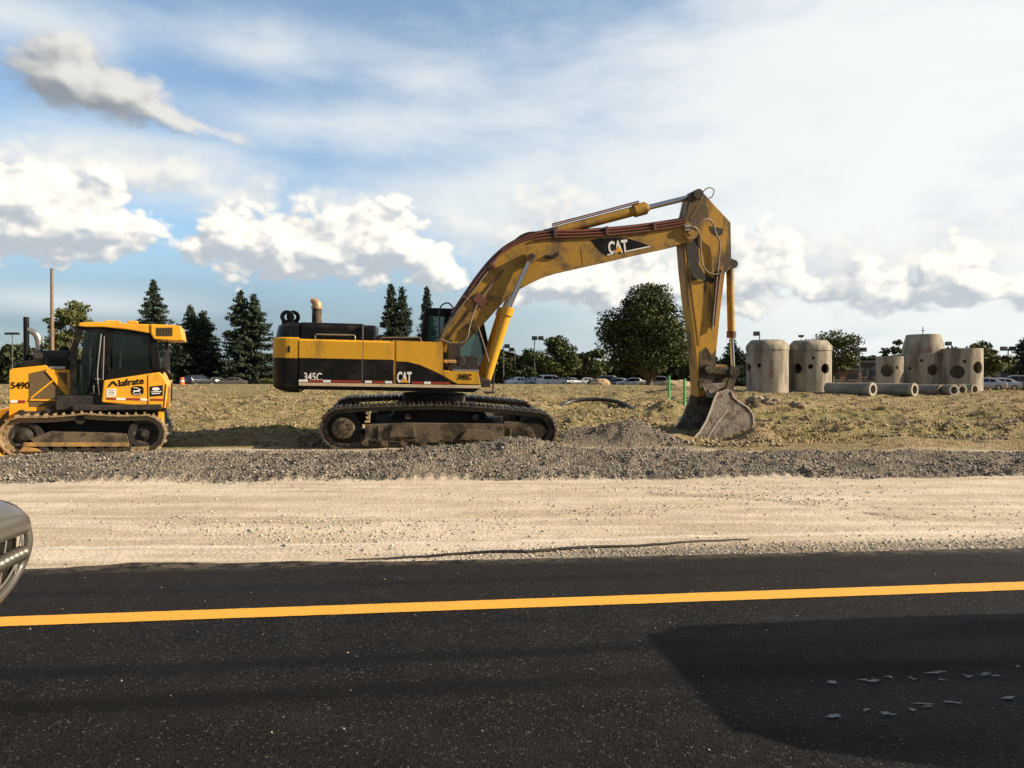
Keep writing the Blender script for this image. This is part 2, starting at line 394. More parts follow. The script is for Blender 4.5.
M['concrete2'] = mat('pipe_concrete', (0.28, 0.26, 0.215), 0.85, col2=(0.15, 0.135, 0.11), scale=1.6, amt=.8, bump=.25, thresh=(.38, .68), fine=.3)
M['redmark'] = mat('red_lot_mark', (0.26, 0.10, 0.07), 0.8, col2=(.3, .24, .18), scale=6, amt=.8, thresh=(.4, .6))
M['wood'] = mat('weathered_wood', (0.20, 0.14, 0.085), 0.8, col2=(.12, .08, .05), scale=2, amt=.7)
M['plank'] = mat('grey_plank', (0.36, 0.31, 0.25), 0.8, col2=(.2, .16, .12), scale=3, amt=.7)
M['green'] = mat('green_plastic_stake', (0.075, 0.40, 0.095), 0.5)
M['rubber'] = mat('tyre_rubber', (0.02, 0.02, 0.02), 0.8, col2=(.06, .05, .04), scale=6, amt=.4)
M['lamp'] = mat('dark_lamp_metal', (0.03, 0.03, 0.032), 0.5)
M['greypole'] = mat('grey_pole_metal', (0.10, 0.10, 0.10), 0.5)
M['brick'] = mat('brown_brick', (0.15, 0.085, 0.055), 0.85, col2=(.10, .06, .04), scale=2, amt=.5)
M['darkwall'] = mat('dark_wall_panels', (0.035, 0.035, 0.036), 0.7)
M['roofm'] = mat('dark_flat_roof', (0.05, 0.045, 0.045), 0.8)
M['seat'] = mat('tan_seat', (0.42, 0.17, 0.055), 0.6)
def glass(name, col, alpha=0.35, rough=.05):
    m, t, b = newmat(name); b.inputs['Base Color'].default_value = (*col, 1); b.inputs['Roughness'].default_value = rough
    b.inputs['Alpha'].default_value = alpha; b.inputs['Specular IOR Level'].default_value = .5
    return m
M['glass'] = glass('cab_glass', (0.008, 0.014, 0.013), .74)
M['teal'] = glass('teal_cab_glass', (0.045, 0.16, 0.135), .45)
M['carglass'] = glass('car_glass', (0.012, 0.015, 0.018), 1.0, .08)
def leafmat(name, c1, c2):
    m, t, b = newmat(name); g = t.new('ShaderNodeNewGeometry')
    wn = t.new('ShaderNodeTexWhiteNoise', noise_dimensions='1D'); 
    try: t.l.new(g.outputs['Random Per Island'], wn.inputs['W'])
    except Exception: pass
    tcn = t.new('ShaderNodeTexCoord'); n = t.noise(tcn.outputs['Object'], .45, 3, .6)
    f = t.m('ADD', t.m('MULTIPLY', g.outputs['Random Per Island'], .6), t.m('MULTIPLY', t.ss(n, .35, .65), .4))
    t.l.new(t.mix(f, c1, c2), b.inputs['Base Color']); b.inputs['Roughness'].default_value = .65
    b.inputs['Specular IOR Level'].default_value = .25
    return m
M['leaf'] = leafmat('broad_leaves', (0.028, 0.042, 0.012), (0.085, 0.100, 0.030))
M['leaf2'] = leafmat('olive_leaves', (0.045, 0.060, 0.016), (0.125, 0.130, 0.040))
M['needle'] = leafmat('spruce_needles', (0.016, 0.030, 0.018), (0.050, 0.070, 0.038))
M['far'] = leafmat('distant_foliage', (0.018, 0.026, 0.012), (0.05, 0.058, 0.024))
M['bark'] = mat('bark', (0.10, 0.075, 0.05), .9, bump=.5)
M['grassblade'] = leafmat('dry_grass', (0.19, 0.145, 0.065), (0.50, 0.40, 0.22))
M['greenblade'] = leafmat('green_grass', (0.09, 0.10, 0.028), (0.22, 0.20, 0.065))
def stonemat(name, c1, c2):
    m, t, b = newmat(name); g = t.new('ShaderNodeNewGeometry')
    t.l.new(t.mix(g.outputs['Random Per Island'], c1, c2), b.inputs['Base Color']); b.inputs['Roughness'].default_value = .85; return m
M['stone'] = stonemat('crushed_stone', (0.055, 0.050, 0.044), (0.36, 0.325, 0.27))
M['pebble'] = stonemat('pale_pebbles', (0.22, 0.19, 0.15), (0.62, 0.56, 0.45))
M['clod'] = stonemat('dirt_clods', (0.13, 0.10, 0.065), (0.34, 0.27, 0.17))

# ---------------------------------------------------------------- terrain
def line_berm(X): return 11.85 + 0.057 * X               # sand / gravel border
def road_edge(X): return 6.53 + 0.090 * X
def height(X, D, fine=True):
    X = np.asarray(X, float); D = np.asarray(D, float)
    z = np.interp(D, [-50, 17.2, 21, 45, 70, 85, 112, 3000], [0, 0, .20, .75, .97, .92, .30, .30])
    z = z - np.clip(X - 6, 0, 60) * 0.0135 * sstep(D, 45, 68)
    Lb = line_berm(X); t = D - Lb
    wob = fbm(X * .8, D * .8, 3)
    # shoulder windrows
    b1 = np.exp(-((t - 0.75 - .25 * fbm(X * .35, 0 * X + 3, 3)) / .42) ** 2) * (.17 + .14 * fbm(X * .6, 0 * X + 9, 3))
    right = sstep(X, 1.0, 5.0)
    b2 = np.exp(-((t - 2.3) / .75) ** 2) * (.05 + .09 * right + .10 * fbm(X * .5, D * .5, 3))
    mid = np.exp(-((X - .15) / 1.0) ** 2) * np.exp(-((D - 15.0) / .62) ** 2) * .38
    mid2 = np.exp(-((X + 1.7) / 1.1) ** 2) * np.exp(-((D - 14.8) / .7) ** 2) * .20
    mid3 = np.exp(-((X - 2.4) / 1.3) ** 2) * np.exp(-((D - 15.0) / .65) ** 2) * .10
    pile = np.exp(-((X - 2.85) / .85) ** 2) * np.exp(-((D - 18.4) / .75) ** 2) * .50 + np.exp(-((X - 1.5) / .8) ** 2) * np.exp(-((D - 18.6) / .6) ** 2) * .22
    pile2 = np.exp(-((X - 6.1) / .48) ** 2) * np.exp(-((D - 18.8) / .5) ** 2) * .34
    pile3 = np.exp(-((X - 5.3) / .6) ** 2) * np.exp(-((D - 26) / .7) ** 2) * .42
    pile4 = np.exp(-((X - 10.2) / 1.2) ** 2) * np.exp(-((D - 29.8) / .8) ** 2) * .55
    pile5 = np.exp(-((X - 9.0) / .8) ** 2) * np.exp(-((D - 17.2) / .8) ** 2) * .10
    pit = np.exp(-((X - 3.4) / 2.0) ** 4) * np.exp(-((D - 30.3) / 1.1) ** 2) * -.30 + np.exp(-((X - 3.6) / 1.9) ** 4) * np.exp(-((D - 32.0) / .5) ** 2) * .17
    ridge = np.exp(-((D - 17.0 - .5) / .5) ** 2) * sstep(X, 6, 9) * .16
    z = z + b1 * .8 + b2 + mid + mid2 + mid3 + pile + pile2 + pile3 + pile4 + pile5 + pit + ridge
    g = gravel_mask(X, D); f = sstep(D, 17.5, 21)
    if fine:
        z = z + g * (.085 * fbm(X * 1.3, D * 3.6, 4, .6)) + g * .045 * np.sin(t * 6.6 + 1.6 * fbm(X * .45, D * .3, 2)) * sstep(t, 0, .5) + g * .045 * fbm(X * 8, D * 8, 3, .7)
        # cleat prints running diagonally through the gravel
        pr = np.sin((X * .8 + (D - 15) * 1.4) * 2 * np.pi / .21)
        z = z + g * sstep(X, 2.2, 4.5) * np.exp(-((t - 2.6) / .6) ** 2) * .022 * pr
        pr2 = np.sin(X * 2 * np.pi / .20 + .8 * np.sin(X * 2))
        z = z + np.exp(-((t - .25) / .16) ** 2) * .018 * pr2
        near = sstep(D, 75, 40)
        z = z + f * near * (.17 * fbm(X * .55, D * .55, 3) + .17 * fbm(X * 1.7, D * 2.3, 4, .6))
        rut = np.sin((D * .9 - X * .22 + 1.2 * fbm(X * .12, D * .25, 2)) * 2.4)
        z = z + f * near * .07 * rut
        sand = 1 - sstep(D, Lb - .2, Lb + .2)
        z = z + sand * (.014 * fbm(X * .8, D * 2.5, 3) + .010 * fbm(X * 5, D * 5, 3))
    # flat seat under the machines
    return z
def gravel_mask(X, D):
    t = D - line_berm(X) + .35 * fbm(X * .9, D * .9, 3)
    e_ = 4.4 - 1.5 * sstep(X, 3.5, 6); g = sstep(t, -.05, .22) * (1 - sstep(t, e_, e_ + 1.0))
    p = np.exp(-((X - 2.7) / 1.6) ** 2) * np.exp(-((D - 18.3) / 1.2) ** 2)
    return np.clip(g + 1.4 * p, 0, 1)
def hz(x, d, fine=False): return float(height(np.array([x]), np.array([d]), fine)[0])

def axis_pts(fine0, fine1, step, lo, hi, g=1.13):
    a = list(np.arange(fine0, fine1, step)); s = step; x = fine1; out = [x]
    while x < hi: s = min(s * g, 160); x += s; out.append(x)
    s = step; x = fine0; neg = []
    while x > lo: s = min(s * g, 160); x -= s; neg.append(x)
    return np.array(neg[::-1] + a + out)
xs = axis_pts(-12.5, 13.5, .05, -2500, 2500, 1.10)
ys = np.concatenate([np.array([-400, -150, -50, -20, -8, 0, 3, 4.5, 5.2]), np.arange(5.6, 11, .07), np.arange(11, 21, .05), np.arange(21, 36, .10), 36 + np.cumsum(.15 * 1.06 ** np.arange(128))])
GX, GY = np.meshgrid(xs, ys)
GZ = height(GX, GY)
nx, ny = len(xs), len(ys)
V = np.stack([GX, GY, GZ], -1).reshape(-1, 3)
ii, jj = np.meshgrid(np.arange(nx - 1), np.arange(ny - 1)); q = (jj * nx + ii).ravel()
F = np.stack([q, q + 1, q + 1 + nx, q + nx], -1)
mg, t, b = newmat('ground_soil')
at = t.new('ShaderNodeAttribute'); at.attribute_name = 'zone'
sepc = t.new('ShaderNodeSeparateColor'); t.l.new(at.outputs['Color'], sepc.inputs[0])
gm, fm, pm = sepc.outputs[0], sepc.outputs[1], sepc.outputs[2]
tcn = t.new('ShaderNodeTexCoord'); P = tcn.outputs['Object']
st = t.mapping(P, (.28, 1.5, 1), rot=(0, 0, R(-3)))
s1 = t.noise(st, 1.3, 6, .6); s2 = t.noise(P, 9, 6, .7); s3 = t.noise(P, 38, 3, .6); sv1 = t.voro(P, 26)
sand = t.mix(t.ss(s1, .35, .65), (0.42, 0.345, 0.245), (0.58, 0.500, 0.385))
sand = t.mix(t.m('MULTIPLY', t.ss(s2, .5, .75), .55), sand, (0.62, 0.55, 0.45))
sand = t.mix(t.m('MULTIPLY', t.ss(s3, .60, .70), t.ss(t.noise(st, .9, 5, .6), .46, .62, .25, 1.0)), sand, (0.23, 0.18, 0.125))
sl_ = t.noise(t.mapping(P, (.10, 3.2, 1), rot=(0, 0, R(-4))), 1.6, 7, .7)
sand = t.mix(t.ss(sl_, .52, .66, 0, .55), sand, (0.30, 0.235, 0.165)); sand = t.mix(t.ss(sl_, .46, .34, 0, .5), sand, (0.64, 0.57, 0.46))
sand = t.mix(pm, sand, (0.66, 0.60, 0.50))
grav = t.mix(t.voro(P, 30, out=1), (0.07, 0.062, 0.052), (0.24, 0.21, 0.17))
grav = t.mix(t.ss(t.noise(P, 1.1, 5, .6), .40, .62, 0, .55), grav, (0.30, 0.25, 0.18))
grav = t.mix(t.ss(sv1, .02, .34), (0.06, 0.05, 0.04), grav)
f1 = t.noise(t.mapping(P, (.5, 1.2, 1), rot=(0, 0, R(-14))), .55, 8, .68, .8); f2 = t.noise(P, 6, 6, .78)
field = t.mix(t.ss(f1, .36, .60), (0.33, 0.245, 0.135), (0.24, 0.19, 0.078))
field = t.mix(t.ss(t.noise(t.mapping(P, (.35, 1, 1)), .22, 5, .6), .46, .62, 0, .8), field, (0.21, 0.195, 0.06))
field = t.mix(t.ss(f2, .42, .72, 0, .75), field, (0.52, 0.42, 0.27))
field = t.mix(t.ss(t.noise(t.mapping(P, (.7, 1.6, 1), rot=(0, 0, R(-14))), 2.0, 7, .78), .50, .62, 0, .85), field, (0.085, 0.064, 0.038))
c = t.mix(gm, sand, grav); c = t.mix(fm, c, field)
t.l.new(c, b.inputs['Base Color']); b.inputs['Roughness'].default_value = .95; b.inputs['Specular IOR Level'].default_value = .15
bp = t.new('ShaderNodeBump'); bp.inputs['Distance'].default_value = .05
t.l.new(t.m('ADD', t.m('MULTIPLY', gm, .7), t.m('ADD', t.m('MULTIPLY', fm, .9), .22)), bp.inputs['Strength'])
t.l.new(t.m('ADD', t.m('ADD', s2, t.m('MULTIPLY', s3, .5)), t.m('MULTIPLY', sv1, -.8)), bp.inputs['Height']); t.l.new(bp.outputs[0], b.inputs['Normal'])
ground = npmesh('ground', V, F, mg, smooth=True); tag(ground, kind='structure')
X1, D1 = V[:, 0], V[:, 1]
gmk = gravel_mask(X1, D1)
fmk = sstep(D1 - line_berm(X1) - 1.5 * (1 - sstep(X1, 3.5, 6)) + .6 * fbm(X1 * .7, D1 * .7, 3), 3.4, 4.6)
# white chalky line pressed in the sand + pale strip beside the asphalt on the right
cl = np.exp(-((D1 - (7.50 + .095 * X1 + .08 * fbm(X1 * .4, X1 * 0, 2))) / .045) ** 2) * (fbm(X1 * 1.5, D1 * 4, 3) > -.30)
cl = cl * .9 + .55 * np.exp(-((D1 - (10.9 + .04 * X1)) / .2) ** 2) * sstep(X1, 3, 8) * (fbm(X1 * .5, D1 * 3, 3) > .0)
cl = cl * (D1 < 11.5)
tr = np.exp(-((D1 - (10.6 - .75 * (X1 - 2.2) + .25 * np.sin(X1 * 2.3))) / .16) ** 2) * (X1 > 1.9) * (X1 < 4.6) * (fbm(X1 * 2, D1 * 3, 3) > -.25)
edgeg = sstep(D1 - road_edge(X1), .75, .35) * sstep(X1, -1.5, .8) * (D1 < 9.5) * .75
col = np.stack([np.clip(gmk * (1 - fmk) + edgeg, 0, 1), np.where(gmk > .5, fmk * .5, fmk), cl, np.ones_like(cl)], -1).astype(np.float32)
pk = np.exp(-((X1 - 2.7) / 1.5) ** 2) * np.exp(-((D1 - 18.3) / 1.0) ** 2) > .3
col[pk, 1] = 0; col[pk, 0] = 1; col[:, 0] = np.clip(col[:, 0] + tr * .45, 0, 1)
ca = ground.data.color_attributes.new('zone', 'FLOAT_COLOR', 'POINT'); ca.data.foreach_set('color', col.ravel())

# ---------------------------------------------------------------- asphalt road (slab 6 cm thick with a ragged edge)
RZ = .055
ex = np.concatenate([np.array([-300., -120, -60, -30, -20]), np.arange(-14, 16, .045), np.array([20., 30, 60, 120, 300])])
def edgeY(x):
    e = road_edge(x) + .020 * fbm(x * 6, x * 0, 3) - .05 * sstep(-x, 1, 4) * 0 
    blob = .16 * np.exp(-((x + 3.0) / .55) ** 2) * (1 + .5 * fbm(x * 5, x * 0 + 2, 2)) + .08 * np.exp(-((x + 1.9) / .4) ** 2)
    return e + blob
ey = edgeY(ex); rows = [np.full_like(ey, -200.), np.full_like(ey, -8.) + .12 * ex * 0, ey - 1.2, ey - .10, ey - .03, ey, ey + .05, ey + .06]
zz = [RZ, RZ, RZ, RZ, RZ - .004, RZ - .018, RZ - .05, -.05]
Vr = np.concatenate([np.stack([ex, r + 0 * ex, np.full_like(ex, h)], -1) for r, h in zip(rows, zz)])
n = len(ex); F = np.concatenate([np.stack([np.arange(n - 1) + k * n, np.arange(1, n) + k * n, np.arange(1, n) + (k + 1) * n, np.arange(n - 1) + (k + 1) * n], -1) for k in range(len(rows) - 1)])
ma, t, b = newmat('asphalt'); tcn = t.new('ShaderNodeTexCoord'); P = tcn.outputs['Object']
rot = t.mapping(P, (.16, 1.0, 1), rot=(0, 0, R(-7)))
band = t.noise(rot, 2.2, 4, .55); spk = t.voro(P, 95, out=0); spn = t.noise(P, 60, 3, .7); n3 = t.noise(P, 3, 5, .65)
base = t.mix(t.ss(band, .35, .65), (0.0040, 0.0037, 0.0034), (0.0100, 0.0086, 0.0076))
base = t.mix(t.ss(n3, .4, .7, 0, .5), base, (0.019, 0.0155, 0.013))
wn = t.voro(P, 75, out=1)
sw = t.new('ShaderNodeSeparateColor'); t.l.new(wn, sw.inputs[0])
sp = t.m('MULTIPLY', t.ss(spk, .42, .25), t.ss(sw.outputs[0], .86, .96))
base = t.mix(t.m('MULTIPLY', t.ss(sw.outputs[1], .35, .9), .5), base, (0.026, 0.022, 0.019))
base = t.mix(t.m('MULTIPLY', sp, .6), base, (0.26, 0.235, 0.20))
# a few bright chips of spilled stone dust
vb = t.voro(P, 7, out=1); sb = t.new('ShaderNodeSeparateColor'); t.l.new(vb, sb.inputs[0])
base = t.mix(t.m('MULTIPLY', t.ss(t.voro(P, 7, out=0), .10, .04), t.ss(sb.outputs[0], .90, .93)), base, (0.16, 0.15, 0.13))
sy = t.new('ShaderNodeSeparateXYZ'); t.l.new(P, sy.inputs[0]); off = t.m('SUBTRACT', sy.outputs[1], t.m('MULTIPLY_ADD', sy.outputs[0], .118, 5.182))
base = t.mix(t.m('MULTIPLY', t.ss(off, -.12, .12), .55), base, t.mix(.5, base, (0.026, 0.021, 0.017)))
wob = t.m('MULTIPLY', t.noise(P, .9, 3), .16)
la = t.ss(t.m('ABSOLUTE', t.m('ADD', off, t.m('ADD', wob, .84))), .13, .02); lb = t.ss(t.m('ABSOLUTE', t.m('ADD', off, t.m('ADD', wob, 1.28))), .17, .02); lc = t.ss(t.m('ABSOLUTE', t.m('ADD', off, t.m('ADD', wob, -.70))), .15, .02)
st_ = t.m('MULTIPLY', t.m('MAXIMUM', t.m('MAXIMUM', la, lb), t.m('MULTIPLY', lc, .5)), .72)
base = t.mix(st_, base, (0.004, 0.0037, 0.0034))
offe = t.m('SUBTRACT', t.m('MULTIPLY_ADD', sy.outputs[0], .09, 6.53), sy.outputs[1])
dust = t.m('MULTIPLY', t.ss(offe, .30, .0), t.ss(t.noise(P, 7, 6, .75), .40, .62)); base = t.mix(t.m('MULTIPLY', dust, .5), base, (0.22, 0.18, 0.13))
base = t.mix(t.m('MULTIPLY', t.ss(t.noise(t.mapping(P, (.4, 1, 1)), 2.0, 8, .75), .52, .72), .35), base, (0.030, 0.026, 0.022))
t.l.new(base, b.inputs['Base Color']); t.l.new(t.ss(band, .3, .7, .62, .80), b.inputs['Roughness'])
b.inputs['Specular IOR Level'].default_value = .10
bp = t.new('ShaderNodeBump'); bp.inputs['Strength'].default_value = .55; bp.inputs['Distance'].default_value = .008
t.l.new(t.m('ADD', spk, spn), bp.inputs['Height']); t.l.new(bp.outputs[0], b.inputs['Normal'])
road = npmesh('road', Vr, F, ma); tag(road, kind='structure')
import bmesh
bm = bmesh.new(); bm.from_mesh(road.data); bmesh.ops.recalc_face_normals(bm, faces=bm.faces)
if sum(f.normal.z * f.calc_area() for f in bm.faces) < 0: bmesh.ops.reverse_faces(bm, faces=bm.faces)
bm.to_mesh(road.data); bm.free()

# road paint
def lineY(x): return 5.182 + .118 * x
my, t, b = newmat('yellow_road_paint'); tcn = t.new('ShaderNodeTexCoord'); P = tcn.outputs['Object']
nn = t.noise(P, 30, 5, .7); wr = t.noise(t.mapping(P, (.5, 3, 1)), 3, 6, .7)
ycol = t.mix(t.ss(nn, .52, .72, 0, .55), (0.78, 0.385, 0.026), (0.42, 0.22, 0.04)); ycol = t.mix(t.ss(wr, .52, .72, 0, .45), ycol, (0.62, 0.36, 0.12)); ycol = t.mix(t.m('MULTIPLY', t.ss(t.noise(P, 75, 4, .7), .60, .68), .8), ycol, (0.05, 0.04, 0.03)); t.l.new(ycol, b.inputs['Base Color']); b.inputs['Roughness'].default_value = .6
bp = t.new('ShaderNodeBump'); bp.inputs['Strength'].default_value = .4; bp.inputs['Distance'].default_value = .006; t.l.new(t.noise(P, 120, 3, .6), bp.inputs['Height']); t.l.new(bp.outputs[0], b.inputs['Normal'])
lx = np.concatenate([np.arange(-120, -8, 2.), np.arange(-8, 12, .03), np.arange(12, 120, 2.)])
ed = lambda s: .004 * fbm(lx * 14, lx * 0 + s, 2)
lo = np.stack([lx, lineY(lx) - .102 + ed(1), np.full_like(lx, RZ + .004)], -1); hi = np.stack([lx, lineY(lx) + .102 + ed(4), np.full_like(lx, RZ + .004)], -1)
n = len(lx); F = np.stack([np.arange(n - 1), np.arange(1, n), np.arange(1, n) + n, np.arange(n - 1) + n], -1)
tag(npmesh('road_line', np.concatenate([lo, hi]), F, my), kind='structure')
# scraped remains of white marking (two rows of flakes)
mw, t, b = newmat('worn_white_paint'); b.inputs['Base Color'].default_value = (.26, .25, .22, 1); b.inputs['Roughness'].default_value = .7
mb = MB(); rnd = random.Random(5)
def road_pt(px, py):
    d = (CAMZ - RZ) * FPX / (py - HOR); return (px - 512) / FPX * d, d
for px, py, wd in [(835, 684, 18), (872, 682, 20), (890, 679, 9), (913, 680, 8), (938, 674, 24), (944, 681, 8), (970, 678, 8), (990, 676, 18), (1022, 668, 8),
                   (838, 718, 26), (868, 712, 8), (890, 715, 14), (915, 712, 8), (930, 707, 22), (955, 704, 17), (1010, 700, 18)]:
    x, d = road_pt(px, py); s = d / FPX
    for k in range(rnd.randint(2, 4)):
        cx = x + rnd.uniform(-.35, .35) * wd * s; cy = d + rnd.uniform(-.018, .018); n = 15
        mb.add([(cx + math.cos(a) * wd * s * .30 * rnd.uniform(.35, 1.25), cy + math.sin(a) * .008 * rnd.uniform(.3, 1.6), RZ + .004 + k * .0006) for a in [2 * math.pi * i / n for i in range(n)]], [list(range(n))])
tag(mb.build('worn_road_marking', mw), kind='structure')

# ---------------------------------------------------------------- scattered stones (uncountable)
def scatter(name, x, d, z, size, m, kind='stuff', label=None, flat=.65, seed=1):
    rs = np.random.RandomState(seed); n = len(x)
    ico = np.array([(0, 0, 1), (.9, 0, .1), (.28, .85, .1), (-.72, .53, .1), (-.72, -.53, .1), (.28, -.85, .1), (0, 0, -.8)])
    fa = np.array([(0, 1, 2), (0, 2, 3), (0, 3, 4), (0, 4, 5), (0, 5, 1), (6, 2, 1), (6, 3, 2), (6, 4, 3), (6, 5, 4), (6, 1, 5)])
    jit = 1 + .35 * (rs.rand(n, 7, 1) - .5) * 2
    P = ico[None] * jit
    a = rs.rand(n) * 6.283; ca, sa = np.cos(a), np.sin(a)
    tl = (rs.rand(n) - .5) * 1.2; ct, st_ = np.cos(tl), np.sin(tl)
    px = P[..., 0]; py = P[..., 1] * .8; pz = P[..., 2] * flat
    py, pz = py * ct[:, None] - pz * st_[:, None], py * st_[:, None] + pz * ct[:, None]
    px, py = px * ca[:, None] - py * sa[:, None], px * sa[:, None] + py * ca[:, None]
    Vv = np.stack([px * size[:, None] + x[:, None], py * size[:, None] + d[:, None], pz * size[:, None] + z[:, None] + size[:, None] * .25], -1).reshape(-1, 3)
    Ff = (fa[None] + (np.arange(n) * 7)[:, None, None]).reshape(-1, 3)
    o = npmesh(name, Vv, Ff, m); tag(o, label, None, None, kind); return o
rs = np.random.RandomState(3)
N = 80000; x = rs.uniform(-12, 13.5, N); d = rs.uniform(11.3, 18.6, N)
k = gravel_mask(x, d) * (.45 + fbm(x * 1.4, d * 1.4, 3)) * np.where(d > 16.6, .5, 1) > rs.rand(N) * .55; x, d = x[k], d[k]
tag(scatter('gravel', x, d, height(x, d), .010 + .032 * rs.rand(len(x)) ** 3.2, M['stone'], seed=2), 'grey crushed stone heaped along the shoulder below the excavator', 'gravel')
# pebbles on the sand, in patches, denser beside the asphalt on the right
N = 42000; x = rs.uniform(-6.5, 9, N); d = rs.uniform(6.0, 12.3, N)
pr = .05 + 1.6 * np.clip(fbm(x * .55, d * 1.1, 3) - .10, 0, 1)
pr += .9 * np.exp(-((x + 2.0) / .9) ** 2) * np.exp(-((d - 7.7) / .35) ** 2) + .5 * np.exp(-((x + .8) / 1.2) ** 2) * np.exp(-((d - 8.3) / .4) ** 2)
e = d - edgeY(x); pr += 3.0 * np.exp(-((e - .20) / .30) ** 2) * sstep(x, -1.6, .8) + .25 * sstep(x, 3, 7) * (e < 2)
k = (pr > rs.rand(N)) & (e > .03); x, d = x[k], d[k]
tag(scatter('pebbles', x, d, height(x, d), .005 + .018 * rs.rand(len(x)) ** 3, M['pebble'], seed=4), 'pale pebbles scattered over the sandy strip and asphalt edge', 'pebbles')
N = 22000; d = 17.5 + 34 * rs.rand(N) ** 1.5; x = (rs.rand(N) * 1.5 - .75) * d
k = fbm(x * .5, d * .5, 3) > -.12; x, d = x[k], d[k]
tag(scatter('dirt_clods', x, d, height(x, d), .02 + .075 * rs.rand(len(x)) ** 3.5, M['clod'], seed=6), 'brown clods of dirt strewn over the rough field', 'dirt')
# loose stone chips on the asphalt
N = 90; x = rs.uniform(-3.5, 4, N); d = rs.uniform(3.1, 6.0, N)
tag(scatter('stone_chips', x, d, np.full(N, RZ), .003 + .006 * rs.rand(N) ** 2, M['pebble'], seed=8), 'small pale stone chips lying on the dark asphalt', 'stone chips')
# grass blades on the field
def grass(name, n, m, lab, d0, d1, hgt, seed, cond, cat):
    rs = np.random.RandomState(seed); d = d0 + (d1 - d0) * rs.rand(n) ** 1.6; x = (rs.rand(n) * 1.6 - .8) * d
    k = cond(x, d); x, d = x[k], d[k]; n = len(x); z = height(x, d)
    B = 5; x = np.repeat(x, B) + (rs.rand(n * B) - .5) * .22; d = np.repeat(d, B) + (rs.rand(n * B) - .5) * .22; z = np.repeat(z, B)
    h = hgt * (.4 + rs.rand(n * B)); a = rs.rand(n * B) * 6.28; wd = .012 + .016 * rs.rand(n * B) + .0005 * d
    lx_, ly_ = (rs.rand(n * B) - .5) * h * 1.1, (rs.rand(n * B) - .5) * h * 1.1
    Vv = np.stack([np.stack([x - np.cos(a) * wd, d - np.sin(a) * wd, z - .02], -1), np.stack([x + np.cos(a) * wd, d + np.sin(a) * wd, z - .02], -1), np.stack([x + lx_, d + ly_, z + h], -1)], 1).reshape(-1, 3)
    o = npmesh(name, Vv, np.arange(len(Vv)).reshape(-1, 3), m); tag(o, lab, cat, None, 'stuff')
tag_ok = lambda x, d: (d - line_berm(x) > 5.4 - 1.4 * sstep(x, 3.5, 6)) & ~((np.abs(x - 2.7) < 1.6) & (d < 19.6)) & ~((np.abs(x + 1.8) < 3.0) & (d < 21.5)) 
grass('dry_grass', 9000, M['grassblade'], 'dry straw coloured grass over the churned field', 18, 62, .065, 11, lambda x, d: tag_ok(x, d) & (fbm(x * .4, d * .4, 3) > -.15), 'grass')
grass('green_grass', 3000, M['greenblade'], 'low green and olive grass patches on the field', 19, 62, .075, 12, lambda x, d: tag_ok(x, d) & (fbm(x * .3 + 9, d * .5, 3) + .25 * sstep(x, 4, 14) > .16), 'grass')
# ================================================================ pixel -> local plane helper (used only to size profiles)
def frame(loc, rot):
    return Matrix.Translation(loc) @ Euler(rot).to_matrix().to_4x4()
def make_L(mw):
    inv = mw.inverted(); o = inv @ Vector((0, 0, CAMZ)); m3 = inv.to_3x3()
    def L(px, py, y):
        r = Vector(((px - 512) / FPX, 1.0, (HOR - py) / FPX)); r = m3 @ r
        k = (y - o.y) / r.y; p = o + r * k
        return (p.x, p.z)
    return L
def V3(L, px, py, y): a = L(px, py, y); return (a[0], y, a[1])
def poly(L, pts, y): return [L(a, b, y) for a, b in pts]

# ================================================================ EXCAVATOR
eloc = (-1.95, 19.0, 0.04); erot = (R(3.0), R(1.0), R(8))
EX = empty('excavator', 'large worn yellow and black tracked excavator, boom arched right, bucket resting on the dirt', 'excavator', eloc, erot)
L = make_L(frame(eloc, erot))
YN = -1.70      # outer face of the near track
def track_path(c0, r0, c1, r1, sag=0.0, n=14, crown=0.0):
    """closed loop round two wheels, in (x,z); starts bottom left going right"""
    pts = []
    for i in range(41): pts.append((c0[0] + (c1[0] - c0[0]) * i / 40, c0[1] - r0 + (c1[1] - r1 - c0[1] + r0) * i / 40))
    for i in range(1, n): a = -math.pi / 2 + math.pi * i / n; pts.append((c1[0] + r1 * math.cos(a), c1[1] + r1 * math.sin(a)))
    for i in range(41):
        s = i / 40; z = (c1[1] + r1) * (1 - s) + (c0[1] + r0) * s
        z += crown * math.sin(math.pi * s) - sag * abs(math.sin(2 * math.pi * s))
        pts.append((c1[0] + (c0[0] - c1[0]) * s, z))
    for i in range(1, n): a = math.pi / 2 + math.pi * i / n; pts.append((c0[0] + r0 * math.cos(a), c0[1] + r0 * math.sin(a)))
    return pts
def resample(pts, step):
    P = pts + [pts[0]]; acc = [0]
    for i in range(len(P) - 1): acc.append(acc[-1] + math.dist(P[i], P[i + 1]))
    n = round(acc[-1] / step); out = []
    px_ = [p[0] for p in P]; pz_ = [p[1] for p in P]
    for i in range(n):
        s = acc[-1] * i / n; s2 = s + .02
        x = np.interp(s, acc, px_); z = np.interp(s, acc, pz_); x2 = np.interp(s2 % acc[-1], acc, px_); z2 = np.interp(s2 % acc[-1], acc, pz_)
        out.append((float(x), float(z), math.atan2(z2 - z, x2 - x)))
    return out, acc[-1] / n
